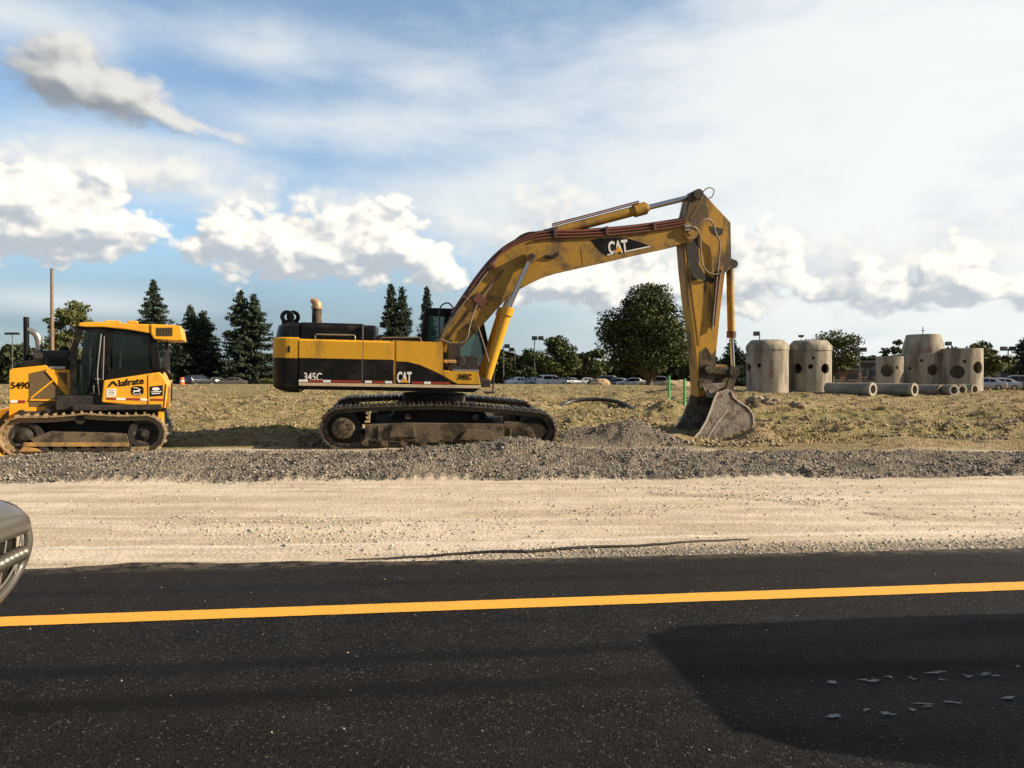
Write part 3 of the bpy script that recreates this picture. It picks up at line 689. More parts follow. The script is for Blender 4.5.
def crawler(root, path, y0, y1, pitch, thick, grouser, m_track, m_dark, bars=1, link=True):
    mb = MB(); sh, p = resample(path, pitch); yc = (y0 + y1) / 2; wd = abs(y1 - y0)
    for x, z, a in sh:
        nx_, nz_ = math.sin(a), -math.cos(a)      # outward normal (path runs anticlockwise)
        mb.box((x - nx_ * thick / 2, yc, z - nz_ * thick / 2), (p * .93, wd, thick), rot=(0, -a, 0))
        for b_ in range(bars):
            off = ((b_ + .5) / bars - .5) * p * .8
            mb.box((x + nx_ * grouser / 2 + math.cos(a) * off, yc, z + nz_ * grouser / 2 + math.sin(a) * off), (p * .13, wd, grouser), rot=(0, -a, 0))
        if link:
            mb.box((x - nx_ * (thick + .05), yc, z - nz_ * (thick + .05)), (p * .86, wd * .42, .11), rot=(0, -a, 0))
            mb.cyl((x - nx_ * (thick + .06) + math.cos(a) * p * .5, yc - wd * .24, z - nz_ * (thick + .06) + math.sin(a) * p * .5), (x - nx_ * (thick + .06) + math.cos(a) * p * .5, yc + wd * .24, z - nz_ * (thick + .06) + math.sin(a) * p * .5), .035, seg=8)
    return mb.build('track', m_track, root)
# wheel centres read off the near track
cL = L(342, 429, YN); cR = L(536.5, 431, YN)
gl = L(342, 450.5, YN)[1]
rL = cL[1] - gl; rR = rL * .96; cR = (cR[0], gl + rR)
ztop = L(440, 403.5, YN)[1]
path = track_path(cL, rL, cR, rR, crown=max(0.02, ztop - (cL[1] + rL)), sag=.01)
TW = .66
for y0, y1 in ((YN, YN + TW), (-YN - TW, -YN)):
    s = -1 if y0 < 0 else 1
    tr = crawler(EX, path, y0, y1, .205, .035, .035, M['track'], M['dark'], bars=2)
    yo = s * (abs(YN) - .10); yi = s * (abs(YN) - TW + .08)
    mb = MB(); x0 = cL[0] + .50; x1 = cR[0] - .25; zb = gl + .17; zt = gl + .60
    mb.prism([(x0, zb), (x1, zb), (x1 + .12, zb + .16), (x1, zt - .05), (x1 - .6, zt + .02), (x0 + .9, zt + .02), (x0, zt - .03)], yo, yi)
    mb.prism([(x0 + .55, zt - .30), (x0 + 1.15, zt - .30), (x0 + 1.10, zt - .02), (x0 + .60, zt - .02)], yo - s * -.05, yo - s * .05)
    mb.prism([(x0 + 2.1, zt - .36), (x0 + 3.0, zt - .36), (x0 + 2.85, zt - .12), (x0 + 2.3, zt - .12)], yo + s * .05, yo - s * .05)
    mb.box((x1 - .35, yo + s * .015, (zb + zt) / 2 - .02), (.04, .03, zt - zb - .1)); mb.box((x0 + .3, yo + s * .015, (zb + zt) / 2), (.04, .03, zt - zb - .1))
    for k in range(5): mb.box((x0 + .25 + k * .8, yo + s * .012, zb + .06), (.25, .024, .05))
    mb.build('track_frame', M['mud'], EX, bevel=.012)
    for k in range(9):
        x = cL[0] + .50 + k * (cR[0] - cL[0] - .95) / 8
        MB().lathe([(0, -.24), (.07, -.24), (.09, -.2), (.115, -.17), (.115, .17), (.09, .2), (.07, .24), (0, .24)], (x, s * (abs(YN) - TW / 2), gl + .16), 16, 'y').build('track_roller', M['mud'], EX, smooth=True)
    for fx in (.33, .68):
        MB().cyl((cL[0] + (cR[0] - cL[0]) * fx, s * (abs(YN) - .12), gl + rL * 2 - .20), (cL[0] + (cR[0] - cL[0]) * fx, s * (abs(YN) - TW + .1), gl + rL * 2 - .20), .075).build('carrier_roller', M['dark'], EX)
    # sprocket / final drive (rear, left) and idler (front, right)
    sp = MB(); yc = s * (abs(YN) - TW / 2)
    sp.lathe([(0, s * .28), (.10, s * .28), (.13, s * .26), (.20, s * .26), (.235, s * .24), (.25, s * .16), (.27, s * .12), (.27, s * -.05), (0, s * -.05)], (cL[0], yc, cL[1]), 30, 'y')
    for k in range(10):
        a = 2 * math.pi * k / 10; sp.cyl((cL[0] + .17 * math.cos(a), yc + s * .25, cL[1] + .17 * math.sin(a)), (cL[0] + .17 * math.cos(a), yc + s * .285, cL[1] + .17 * math.sin(a)), .018, seg=8)
    fd = sp.build('final_drive', M['mud'], EX, smooth=True)
    sk = MB(); n = 22; pl = []
    for k in range(n * 2): a = math.pi * k / n; rr = rL - (.13 if k % 2 else .055); pl.append((cL[0] + rr * math.cos(a), cL[1] + rr * math.sin(a)))
    sk.prism(pl, yc - .05, yc + .05); sk.build('sprocket', M['dark'], fd)
    idl = MB(); idl.lathe([(.06, .10), (rR * .55, .06), (rR * .62, .10), (rR - .09, .13), (rR - .08, -.13), (rR * .62, -.10), (rR * .55, -.06), (.06, -.10)], (cR[0], yc, cR[1]), 28, 'y'); idl.build('idler', M['dark'], EX, smooth=True)
    yk = MB(); yk.prism([(cR[0] - .75, cR[1] - .24), (cR[0] + .12, cR[1] - .2), (cR[0] + .28, cR[1]), (cR[0] + .12, cR[1] + .16), (cR[0] - .75, cR[1] + .22)], yo, yo - s * .05); yk.build('idler_yoke', M['mud'], EX, bevel=.01)
# car body and slew ring
zt = gl + 2 * rL; xm = (cL[0] + cR[0]) / 2
mb = MB(); mb.prism([(xm - 1.3, gl + .45), (xm + 1.3, gl + .45), (xm + 1.0, zt - .04), (xm - 1.0, zt - .04)], -1.1, 1.1)
for sx in (-1, 1):
    for sy in (-1, 1): mb.box((xm + sx * 1.15, sy * 1.0, gl + .55), (.5, .6, .35), rot=(0, 0, sx * sy * .5))
mb.build('car_body', M['dark'], EX, bevel=.02)
MB().lathe([(.2, zt - .06), (.78, zt - .06), (.78, zt + .22), (.2, zt + .22)], (xm - .1, 0, 0), 36).build('slew_ring', M['dark'], EX)

# ---- upper structure, near face at y = -1.45
YH = -1.45; YF = 1.45
def H(a, b, y=YH): return L(a, b, y)
x_cw = H(299, 360)[0]; x_left = H(270, 360)[0]; x_fr = H(443, 360)[0]; x_tip = H(481, 380)[0]
z_bot = H(400, 391)[1]; z_beam = H(400, 387)[1]; z_beamt = H(400, 384.3)[1]; z_str0 = H(350, 359)[1]; z_str1 = H(350, 340)[1]; z_top = H(330, 322.5)[1]
# deck frame
mb = MB(); mb.prism([(x_cw, z_bot), (H(474, 391)[0], z_bot - .01), (x_tip + .02, z_beam), (x_cw, z_beam)], YH + .04, YF - .04)
mb.build('deck_frame', M['black'], EX, bevel=.01)
mb = MB(); mb.box(((x_cw + x_tip) / 2, YH + .03, (z_beam + z_beamt) / 2), (x_tip - x_cw, .10, z_beamt - z_beam + .01)); mb.build('side_beam', M['cream'], EX, bevel=.006)
# counterweight : plan outline with rounded back corners
def cw_plan(ins=0.0, back=0.0):
    r = .42; xl = x_left + back + ins; p = [(x_cw - .012, YH + ins), ]
    for i in range(9): a = math.pi * 1.5 - math.pi / 2 * i / 8; p.append((xl + r + r * math.cos(a), YH + ins + r + r * math.sin(a)))
    for i in range(1, 8): p.append((xl - .10 * math.sin(math.pi * i / 8), YH + ins + r + (YF - YH - 2 * ins - 2 * r) * i / 8))
    for i in range(9): a = math.pi - math.pi / 2 * i / 8; p.append((xl + r + r * math.cos(a), YF - ins - r + r * math.sin(a)))
    p.append((x_cw - .012, YF - ins)); return p
cwb = H(285, 389)[1]; cws = H(285, 358)[1]; cwt = H(285, 337)[1]
mb = MB()
prof = [(cwb - .09, .20), (cwb - .02, .06), (cwb + .05, .0), (cws, 0.0)]
for (z0, i0), (z1, i1) in zip(prof[:-1], prof[1:]):
    mb.prism(cw_plan(i0), z0, z1, 'z', top=cw_plan(i1))
cw = mb.build('counterweight', M['black'], EX)
mb = MB(); mb.prism(cw_plan(-.004), cws + .002, cwt - .03, 'z'); mb.prism(cw_plan(-.004), cwt - .03, cwt, 'z', top=cw_plan(.05)); mb.build('yellow_band', M['yellow'], cw)
mb = MB(); mb.prism(cw_plan(.05), cwt, cwt + .25, 'z', top=cw_plan(.10)); mb.prism(cw_plan(.10), cwt + .25, z_top - .02, 'z', top=cw_plan(.22)); mb.build('top_cover', M['black'], cw)
# lifting eyes
for px_ in (287.5, 293.5):
    c_ = H(px_, 317, -.9 if px_ < 290 else -.2); le = MB(); n = 14
    yy = -.9 if px_ < 290 else -.2
    ring = []
    le.lathe([(.07, -.05), (.155, -.05), (.155, .05), (.07, .05)], (c_[0], yy, c_[1]), 18, 'y', closed=True)
    le.box((c_[0], yy, c_[1] - .15), (.24, .10, .16)); le.build('lifting_eye', M['black'], cw, smooth=True)
mb = MB()      # small plates on the counterweight
mb.box((H(274, 352)[0] + .012, YH + .20, cws + .16), (.03, .09, .10)); mb.box((H(274, 352)[0] + .012, YH + .20, cws + .04), (.03, .09, .06)); mb.build('data_plate', M['white'], cw)
mb = MB(); mb.box((H(289, 349)[0], YH - .004, H(289, 349)[1]), (.05, .012, .14)); mb.build('latch', M['black'], cw)
# side doors
def door(name, x0, x1, parts, y=YH):
    pass
x1d = H(362.5, 370)[0]; x2d = H(394, 370)[0]
D_ = []
for (xa, xb) in ((x_cw + .004, x1d - .010), (x1d + .010, x2d - .008)):
    mb = MB(); mb.box(((xa + xb) / 2, YH + .03, (z_beamt + .005 + z_str0) / 2), (xb - xa, .08, z_str0 - z_beamt - .01)); d1 = mb.build('side_door', M['black'], EX, bevel=.012)
    mb = MB(); mb.prism([(YH - .014, z_str0), (YH - .014, z_str1 - .04), (YH + .03, z_str1), (YH + .09, z_str1), (YH + .09, z_str0)], xa, xb, 'x'); mb.build('yellow_band', M['yellow'], d1, bevel=.004)
    D_.append(d1)
    mb = MB(); mb.box((xb - .15, YH - .016, H(380, 371)[1]), (.05, .02, .03)); mb.build('latch', M['black'], d1)
# front door with the swept yellow/black line
x3 = x2d + .01
pb = poly(L, [(396, 383.6), (396, 361.5), (408, 362.3), (420, 365.3), (432, 370.5), (444, 376.5), (456, 383.3)], YH)
mb = MB(); mb.prism(pb, YH - .010, YH + .05); d2 = mb.build('side_door', M['black'], EX)
py_ = poly(L, [(396.3, 361.2), (408, 361.9), (420, 364.9), (432, 370.1), (443, 375.5), (443, 344.5), (441.5, 342.2), (396.3, 340.6)], YH)
mb = MB(); mb.prism(py_, YH - .012, YH + .10); mb.build('yellow_panel', M['yellow'], d2)
mb = MB(); mb.prism(poly(L, [(392.6, 383.6), (392.6, 340.4), (396, 340.6), (396, 383.6)], YH), YH + .0, YH + .06); mb.build('door_post', M['yellow'], EX)
mb = MB(); mb.prism(poly(L, [(443.2, 376.0), (457, 383.8), (480.5, 384.6), (478, 371.6), (443.2, 371.0)], YH), YH - .012, YH + .35); fs_ = mb.build('front_step_box', M['yellow'], EX, bevel=.008)
mb = MB(); mb.box((H(466, 370.4)[0], YH + .2, H(466, 370.6)[1]), (.62, .42, .03)); mb.build('step_plate', M['silver'], fs_)
# core of the house (engine bay) between the doors
mb = MB(); mb.box(((x_cw + x_fr) / 2, 0.0, (z_beam + z_str1) / 2), (x_fr - x_cw - .04, YF - YH - .24, z_str1 - z_beam - .02)); mb.build('engine_bay', M['yellow'], EX)
mb = MB(); xa = x2d; mb.box(((x_cw + x_fr) / 2, YF - .04, (z_beam + z_str1) / 2), (x_fr - x_cw, .09, z_str1 - z_beam)); mb.build('far_side_panel', M['yellow'], EX, bevel=.02)
# hood
xh = H(375.5, 330)[0]; zh = H(350, 323.3)[1]
mb = MB(); mb.prism([(YH + .10, z_str1), (YH + .10, zh - .10), (YH + .22, zh), (YF - .22, zh), (YF - .10, zh - .10), (YF - .10, z_str1)], x_cw + .01, x1d - .012, 'x'); hood = mb.build('engine_hood', M['black'], EX, bevel=.02)
mb = MB(); mb.prism([(YH + .10, z_str1), (YH + .10, zh - .13), (YH + .22, zh - .03), (.6, zh - .03), (.7, z_str1)], x1d + .012, xh, 'x'); mb.build('engine_hood', M['black'], EX, bevel=.04)
mb = MB(); mb.box((x1d, YH + .06, (zh + z_beamt) / 2 - .03), (.022, .05, zh - z_beamt - .02)); mb.build('door_post', M['silver'], EX)
a0, a1 = H(315, 339.5), H(355, 339.5); zr = H(335, 334.6)[1]
mb = MB(); mb.tube([(a0[0], YH + .06, a0[1] - .02), (a0[0], YH + .06, zr - .03), (a0[0] + .03, YH + .06, zr), (a1[0] - .03, YH + .06, zr), (a1[0], YH + .06, zr - .03), (a1[0], YH + .06, a1[1] - .02)], .016); mb.build('handrail', M['silver'], EX, smooth=True)
# low box + rail behind the near deck
mb = MB(); p0 = H(378, 341, -.6); p1 = H(421, 341, -.6); mb.box(((p0[0] + p1[0]) / 2, -.5, z_str1 + .05), (p1[0] - p0[0], .9, .12)); mb.build('deck_cover', M['black'], EX, bevel=.01)
p0 = H(380, 337.5, -.9); p1 = H(420, 337.5, -.9)
mb = MB(); mb.tube([(p0[0], -1.0, z_str1), (p0[0] + .04, -1.0, p0[1]), (p1[0], -1.0, p1[1]), (p1[0] + .04, -1.0, z_str1)], .014); mb.build('handrail', M['hosel'], EX)
M['silver_tan'] = mat('tan_exhaust', (.40, .27, .14), .5, .2)
# exhaust
p = H(316, 326, -.35); q = H(316.2, 307.5, -.35); r_ = H(311, 297, -.35)
mb = MB(); mb.cyl((p[0] + .02, -.35, p[1] - .1), (q[0] + .02, -.35, q[1]), .115, .11, 20); es = mb.build('exhaust_stack', M['mud'], EX, smooth=True)
mb = MB(); mb.tube([(q[0] + .02, -.35, q[1] - .02), (q[0] + .02, -.35, q[1] + .06), (q[0] - .02, -.35, q[1] + .13), (r_[0] + .015, -.35, r_[1] - .06)], [.115, .12, .10, .05], 18); mb.tube([(q[0] + .02, -.35, q[1] - .03), (q[0] + .02, -.35, q[1] + .02)], .135, 18); mb.build('rain_cap', M['silver_tan'], es, smooth=True)
# front machinery between house and boom : steps, valve block, swivel
mb = MB(); c_ = H(455, 360, -1.0)
mb.box((c_[0] + .25, .0, z_beam + .10), (1.15, 2.6, .18)); mb.box((c_[0] - .02, -.85, c_[1] + .05), (.30, .5, .7)); mb.box((c_[0] + .32, -.7, c_[1] - .08), (.5, .4, .35))
mb.cyl((c_[0] + .1, -1.1, c_[1] - .02), (c_[0] + .1, -.5, c_[1] - .02), .14); mb.build('front_machinery', M['dark'], EX, bevel=.015)
mb = MB(); c1_ = H(450, 361.5, -1.25); mb.box((c1_[0], -1.2, c1_[1]), (.28, .3, .07)); mb.build('step_plate', M['mudyellow'], EX, bevel=.01)
# cab on the far side
CY0, CY1 = .42, 1.42
cf = H(490, 352, CY0)
cab = MB()
P0 = poly(L, [(419.5, 352), (425, 318), (430, 313.5), (438, 312.2), (478, 313), (483, 322), (491, 352), (492, 384), (484, 392), (424, 392)], CY0)
zc0 = min(p[1] for p in P0); zc1 = max(p[1] for p in P0)
cabo = empty('cab', None, None); cabo.parent = EX
for k in ('label', 'category'):
    if k in cabo: del cabo[k]
def strip(mb, A, B, w, y0, y1):
    A = Vector((A[0], A[1])); B = Vector((B[0], B[1])); d = (B - A).normalized(); n_ = Vector((-d.y, d.x)) * w / 2
    mb.prism([tuple(A - n_), tuple(B - n_), tuple(B + n_), tuple(A + n_)], y0, y1)
mb = MB()
xb = L(421, 350, CY0)[0]; xt = L(427, 314, CY0)[0]; xr = L(480, 314, CY0)[0]; xf = L(492, 352, CY0)[0]; zr_ = L(450, 313.5, CY0)[1]; zm = L(450, 368, CY0)[1]; zb_ = z_beam
for (y0, y1) in ((CY0, CY0 + .07), (CY1 - .07, CY1)):
    strip(mb, (xb, zb_), (xt, zr_), .14, y0, y1); strip(mb, (xt, zr_), (xr, zr_), .12, y0, y1); strip(mb, (xr, zr_), (xf, zm), .11, y0, y1); strip(mb, (xf, zm), (xf, zb_), .10, y0, y1)
    strip(mb, (xb, zm - .02), (xf, zm - .02), .10, y0, y1)
    strip(mb, ((xb + xf) / 2 - .3, zm), ((xb + xf) / 2 - .25, zr_), .08, y0, y1)
    mb.prism([(xb, zb_), (xf, zb_), (xf, zm - .03), (xb, zm - .03)], y0 + .01, y1 - .01)
for (x_, z_) in ((xb, zb_ + .2), (xb, zm), (xt, zr_), (xr, zr_), (xf, zm), (xf, zb_ + .1)): mb.box((x_, (CY0 + CY1) / 2, z_), (.11, CY1 - CY0 - .16, .11))
mb.build('cab_frame', M['black'], cabo)
mb = MB(); mb.prism([(xt - .06, zr_ + .03), (xr + .05, zr_ + .03), (xr - .02, zr_ + .13), (xt + .03, zr_ + .13)], CY0 + .02, CY1 - .02); mb.build('cab_roof', M['black'], cabo, bevel=.03)
for y_ in (CY0 + .035, CY1 - .035):
    mb = MB(); mb.prism([(xb + .02, zm), (xf - .02, zm), (xr, zr_ - .03), (xt + .03, zr_ - .03)], y_ - .006, y_ + .006); mb.build('window', M['teal'], cabo)
mb = MB(); mb.add([(xf + .01, CY0 + .07, zm), (xf + .01, CY1 - .07, zm), (xr + .01, CY1 - .07, zr_ - .05), (xr + .01, CY0 + .07, zr_ - .05)], [(0, 1, 2, 3)]); mb.build('windscreen', M['teal'], cabo)
mb = MB(); cs = ((xb + xf) / 2 + .0, (CY0 + CY1) / 2); mb.box((cs[0], cs[1], zm - .12), (.5, .5, .14)); mb.box((cs[0] - .25, cs[1], zm + .25), (.13, .48, .7), rot=(0, -.15, 0)); mb.build('operator_seat', M['seat'], cabo, bevel=.04)
mb = MB(); g0 = L(494, 392, CY0); mb.tube([(g0[0] - .02, CY0 + .1, g0[1] + .0), (g0[0] + .02, CY0 + .1, g0[1] + .9)], .02); mb.tube([(g0[0] - .25, CY0 + .1, g0[1] - .02), (g0[0] + .02, CY0 + .1, g0[1] - .02)], .03); mb.build('grab_rail', M['lamp'], cabo)
# antenna like hose loop behind the boom foot
YB0, YB1 = -.44, .30
mb = MB(); mb.tube([V3(L, 440, 341, -.3), V3(L, 439.5, 312, -.3), V3(L, 443, 304.5, -.3), V3(L, 449, 303.5, -.3), V3(L, 455, 310, -.3), V3(L, 470, 328, -.45), V3(L, 480, 336, -.5)], .018, 8, 5); mb.build('hose_loop', M['hose'], EX, smooth=True)

# ---- boom
up = [(437, 345), (443, 331), (452, 316.5), (465, 297), (478, 278.5), (490, 264), (503, 252), (518, 243), (534, 237.5), (552, 235.5), (580, 234.5), (610, 232.0), (640, 229), (668, 225.5), (688, 222.5)]
lo = [(691, 242), (668, 247.5), (640, 253.5), (610, 260.5), (585, 266), (560, 271.8), (546, 276), (533, 281.5), (520, 288.5), (508, 297), (497, 308), (487, 319.5), (476, 331), (466, 342), (456, 351), (445, 353)]
mb = MB(); bp_ = poly(L, up + lo, YB0); mb.prism(bp_, YB0, YB1); boom = mb.build('boom', M['boom_yellow'], EX, bevel=.012)
mb = MB()     # weld seams and edge flanges
for a_, b_ in (((581, 246), (583, 266)), ((489, 301), (497, 308.5)), ((475, 305), (483, 315))): strip(mb, L(*a_, YB0), L(*b_, YB0), .018, YB0 - .006, YB0 + .01)
for i in range(len(lo) - 3):
    strip(mb, L(*lo[i + 1], YB0), L(*lo[i + 2], YB0), .03, YB0 - .014, YB0 + .01)
mb.build('weld_seam', M['boom_yellow'], boom)
# CAT panel on boom
mb = MB(); mb.prism(poly(L, [(590.5, 240.6), (600, 238.6), (626, 238.3), (640, 242.5), (652, 246.8), (630, 251.6), (606.5, 255.6), (600.5, 252)], YB0), YB0 - .006, YB0 + .01); mb.build('black_decal', M['black'], boom)
mb = MB(); strip(mb, L(607, 255.2, YB0), L(613, 253.9, YB0), .03, YB0 - .011, YB0); mb.build('white_underline', M['white'], boom); mb = MB(); strip(mb, L(626, 251.6, YB0), L(650, 246.6, YB0), .03, YB0 - .011, YB0); mb.build('white_underline', M['white'], boom)
def cat_logo(parent, L, p0, size, y, ang):
    q = L(*p0, y); text('lettering', 'CAT', M['white'], parent, (q[0], y, q[1]), size, rot=(R(90), -ang, 0), sx=.60, bold=.035 * size)
    return q
qb = cat_logo(boom, L, (608.8, 254.0), .42, YB0 - .012, R(9))
tri = MB(); c_ = L(618.0, 251.6, YB0); s_ = .10
tri.prism([(c_[0] - s_, c_[1] - .045), (c_[0] + s_, c_[1] + .0), (c_[0] + .0, c_[1] + .13)], YB0 - .026, YB0 - .017); tri.build('logo_triangle', M['orange_y'] if 'orange_y' in M else M['dozer_yellow'], boom)
# hydraulic pipes along the boom top
topline = [(452, 314), (465, 294.5), (478, 276), (490, 261.5), (503, 249.5), (518, 240.5), (534, 234.5), (552, 232), (580, 231.5), (610, 229.5), (640, 226.5), (668, 222.5), (686, 219.5)]
for k, (dy, yy, mm, rr) in enumerate([(0, -.30, 'pipe', .028), (-1.2, -.18, 'pipe', .028), (-.4, -.05, 'pipe', .03), (-1.5, .1, 'hosel', .025), (2.2, -.46, 'pipe', .026), (4.9, -.47, 'pipe', .026)]):
    pts = [V3(L, a, b + dy + (k % 3) * .4, yy) for a, b in (topline if dy < 3 else topline[6:])]
    mb = MB(); mb.tube(pts, rr, 8, 3); mb.build('hydraulic_pipe', M[mm], boom, smooth=True)
for px_, py_ in ((466, 300), (492, 268), (553, 235), (604, 233), (651, 229)):
    c_ = L(px_, py_, -.2); a_ = {466: 1.0, 492: .78, 553: .05, 604: .1, 651: .1}[px_]
    mb = MB(); mb.box((c_[0], -.18, c_[1] + .02), (.06, .66, .20), rot=(0, -a_, 0)); mb.build('pipe_clamp', M['pipe'], boom)
mb = MB(); mb.tube([V3(L, 510, 250, -.25), V3(L, 516, 240, -.25), V3(L, 527, 233.5, -.25), V3(L, 541, 232.5, -.25), V3(L, 555, 231, -.25)], .026, 8, 5); mb.tube([V3(L, 446, 330, -.5), V3(L, 459, 310, -.5), V3(L, 475, 287, -.48), V3(L, 490, 268, -.45), V3(L, 513, 247, -.3), V3(L, 533, 238, -.2)], .022, 8, 5)
mb.build('hose', M['hose'], boom, smooth=True)
mb = MB(); mb.tube([V3(L, 442, 336, -.5), V3(L, 457, 312, -.52), V3(L, 474, 290, -.5), V3(L, 487, 273, -.46), V3(L, 499, 261, -.40)], .020, 8, 5); mb.tube([V3(L, 497, 259, -.47), V3(L, 489, 268, -.47)], .03, 8)
mb.tube([V3(L, 441, 339, -.55), V3(L, 450, 343, -.6), V3(L, 460, 343.5, -.6), V3(L, 467, 338, -.6), V3(L, 470, 325, -.56), V3(L, 474, 312, -.5), V3(L, 481, 298, -.47), V3(L, 492, 285, -.46)], .022, 8, 5)
mb.tube([V3(L, 478, 326, -.6), V3(L, 484, 345, -.65), V3(L, 489, 362, -.8)], .014, 8, 5)
mb.build('hose', M['hosel'], boom, smooth=True)
mb = MB(); strip(mb, L(475, 306, YB0), L(503, 270, YB0), .045, YB0 - .035, YB0); mb.box((L(480, 300, YB0)[0], YB0 - .03, L(480, 300, YB0)[1]), (.22, .06, .30), rot=(0, -.9, 0)); mb.build('pipe_bracket', M['pipe'], boom)
mb = MB(); c_ = L(553, 256, YB0); mb.tube([(c_[0] - .2, YB0 - .02, c_[1] - .02), (c_[0], YB0 - .02, c_[1] - .03), (c_[0] + .13, YB0 - .02, c_[1] + .06)], .04, 8); mb.build('grab_handle', M['hose'], boom)
# boom cylinders either side of the boom
pin = L(531, 257, YB0 - .12)
for yy in (YB0 - .14, YB1 + .14):
    a = (L(483.5, 387, YB0 - .14)[0], yy, L(483.5, 387, YB0 - .14)[1]); bt = L(508, 309, YB0 - .14); b_ = (bt[0], yy, bt[1]); pt = (pin[0], yy, pin[1])
    mb = MB(); mb.cyl(a, b_, .125, .125, 22); bc = mb.build('boom_cylinder', M['yellow'], EX, smooth=True)
    dv = (Vector(b_) - Vector(a)).normalized(); mb = MB(); mb.cyl(Vector(b_) - dv * .16, Vector(b_) + dv * .05, .155, .15, 22); mb.build('cylinder_head', M['yellow'], bc, smooth=True)
    mb = MB(); mb.cyl(b_, pt, .062, .062, 16); mb.build('rod', M['chrome'], bc, smooth=True)
    mb = MB(); mb.cyl((pt[0], yy - .10, pt[2]), (pt[0], yy + .10, pt[2]), .15, .15, 20); mb.build('rod_eye', M['boom_yellow'], bc, smooth=True)
    mb = MB(); mb.cyl((pt[0], yy - .13, pt[2]), (pt[0], yy + .12, pt[2]), .07, .07, 14); mb.build('pin', M['dark'], bc, smooth=True)
# ---- stick cylinder on top of the boom
ys = (YB0 + YB1) / 2
A = V3(L, 551, 233, ys); B = V3(L, 641, 209.5, ys); Cc = V3(L, 694, 196.5, ys)
mb = MB(); mb.cyl(A, B, .125, .125, 22); stc = mb.build('stick_cylinder', M['boom_yellow'], EX, smooth=True)
dv = (Vector(B) - Vector(A)).normalized(); mb = MB(); mb.cyl(Vector(B) - dv * .20, Vector(B) + dv * .12, .165, .16, 22); mb.cyl(Vector(B) + dv * .1, Vector(B) + dv * .2, .13, .10, 22); mb.build('cylinder_head', M['boom_yellow'], stc, smooth=True)
mb = MB(); mb.cyl(B, Cc, .07, .07, 16); mb.build('rod', M['chrome'], stc, smooth=True)
mb = MB()
for dz in (.155, .20): mb.tube([Vector(A) + Vector((0, -.1, dz)), Vector(A).lerp(Vector(B), .5) + Vector((0, -.1, dz)), Vector(B) + Vector((-.1, -.1, dz - .02))], .018, 8)
mb.build('hose', M['pipe'], stc)
mb = MB(); mb.box((A[0] - .02, ys, A[2]), (.36, .30, .20), rot=(0, -.25, 0)); mb.build('cylinder_mount', M['dark'], boom, bevel=.02)
mb = MB(); mb.cyl((Cc[0], ys - .30, Cc[2]), (Cc[0], ys + .30, Cc[2]), .13, .13, 18); mb.build('rod_eye', M['dark'], stc, smooth=True)
# ---- stick
YS0, YS1 = -.33, .22
sp_ = [(690.5, 193.5), (699, 191), (703, 193), (730.3, 222.5), (731, 250), (731.5, 268), (725, 272), (721.5, 300), (718.5, 330), (715.5, 362), (713, 392), (699, 397), (696.5, 360), (693.2, 330), (689, 300), (685.8, 272), (683.5, 244), (682.5, 235), (685.5, 217)]
mb = MB(); mb.prism(poly(L, sp_, YS0), YS0, YS1); stick = mb.build('stick', M['stick_yellow'], EX, bevel=.012)
mb = MB(); strip(mb, L(690, 219, YS0), L(703, 196.5, YS0), .02, YS0 - .01, YS0); mb.build('weld_seam', M['boom_yellow'], stick); mb = MB(); strip(mb, L(688, 262, YS0), L(699, 345, YS0), .025, YS0 - .012, YS0); mb.build('weld_seam', M['boom_yellow'], stick)
mb = MB(); mb.prism(poly(L, [(709, 226.5), (723, 229), (722, 235), (716, 236), (711, 232)], YS0), YS0 - .008, YS0 + .01); mb.prism(poly(L, [(688, 229), (697, 229), (699, 262), (694, 272), (689, 270), (686, 246)], YS0), YS0 - .008, YS0 + .01); mb.build('grease_patch', M['dark'], stick)
mb = MB(); mb.prism(poly(L, [(700, 352), (706, 347), (712, 356), (716, 350), (714.5, 388), (700, 390), (698.5, 372)], YS0), YS0 - .008, YS0 + .01); mb.build('grease_patch', M['mud'], stick)
mb = MB(); mb.prism(poly(L, [(697, 262), (704, 274), (715, 279), (712, 284), (700, 279), (691, 281), (689, 268)], YS0), YS0 - .006, YS0 + .01); mb.build('grease_patch', M['dark'], stick)
# boom nose fork around the stick
mb = MB(); bn = L(691, 232, YB0 - .02)
for yy in (YB0 - .05, YB1 + .0): mb.cyl((bn[0] - .02, yy, bn[1]), (bn[0] - .02, yy + .06, bn[1]), .20, .20, 22)
mb.cyl((bn[0] - .02, YB0 - .08, bn[1]), (bn[0] - .02, YB1 + .08, bn[1]), .09, .09, 18); mb.build('boom_nose', M['boom_yellow'], boom, smooth=True)
mb = MB()
mb.tube([V3(L, 684, 228, YB0 - .08), V3(L, 695, 226, YB0 - .1), V3(L, 705, 219.5, YB0 - .1), V3(L, 712, 223, YS0 - .12), V3(L, 716, 235, YS0 - .1), V3(L, 719.5, 243, YS0 - .08), V3(L, 718.5, 262, YS0 - .06), V3(L, 716, 285, YS0 - .05), V3(L, 712, 330, YS0 - .05)], .024, 8, 5)
mb.tube([V3(L, 684, 230, YB0 - .08), V3(L, 693, 227, YB0 - .1), V3(L, 699, 234, YS0 - .12), V3(L, 700.5, 250, YS0 - .12), V3(L, 702, 264, YS0 - .1), V3(L, 708, 272.5, YS0 - .1), V3(L, 717, 274.5, YS0 - .1), V3(L, 725, 271.5, YS0 - .1), V3(L, 730, 266, YS0 - .1)], .022, 8, 5)
mb.build('hose', M['hosel'], stick, smooth=True)
mb = MB(); mb.tube([V3(L, 701, 196, -.1), V3(L, 704, 190.5, -.1), V3(L, 709, 188, -.1), V3(L, 713.5, 190.5, -.1), V3(L, 712, 196.5, -.1), V3(L, 708, 199, -.1)], .014, 6, 5); mb.build('hose', M['pipe'], stick, smooth=True); mb = MB()
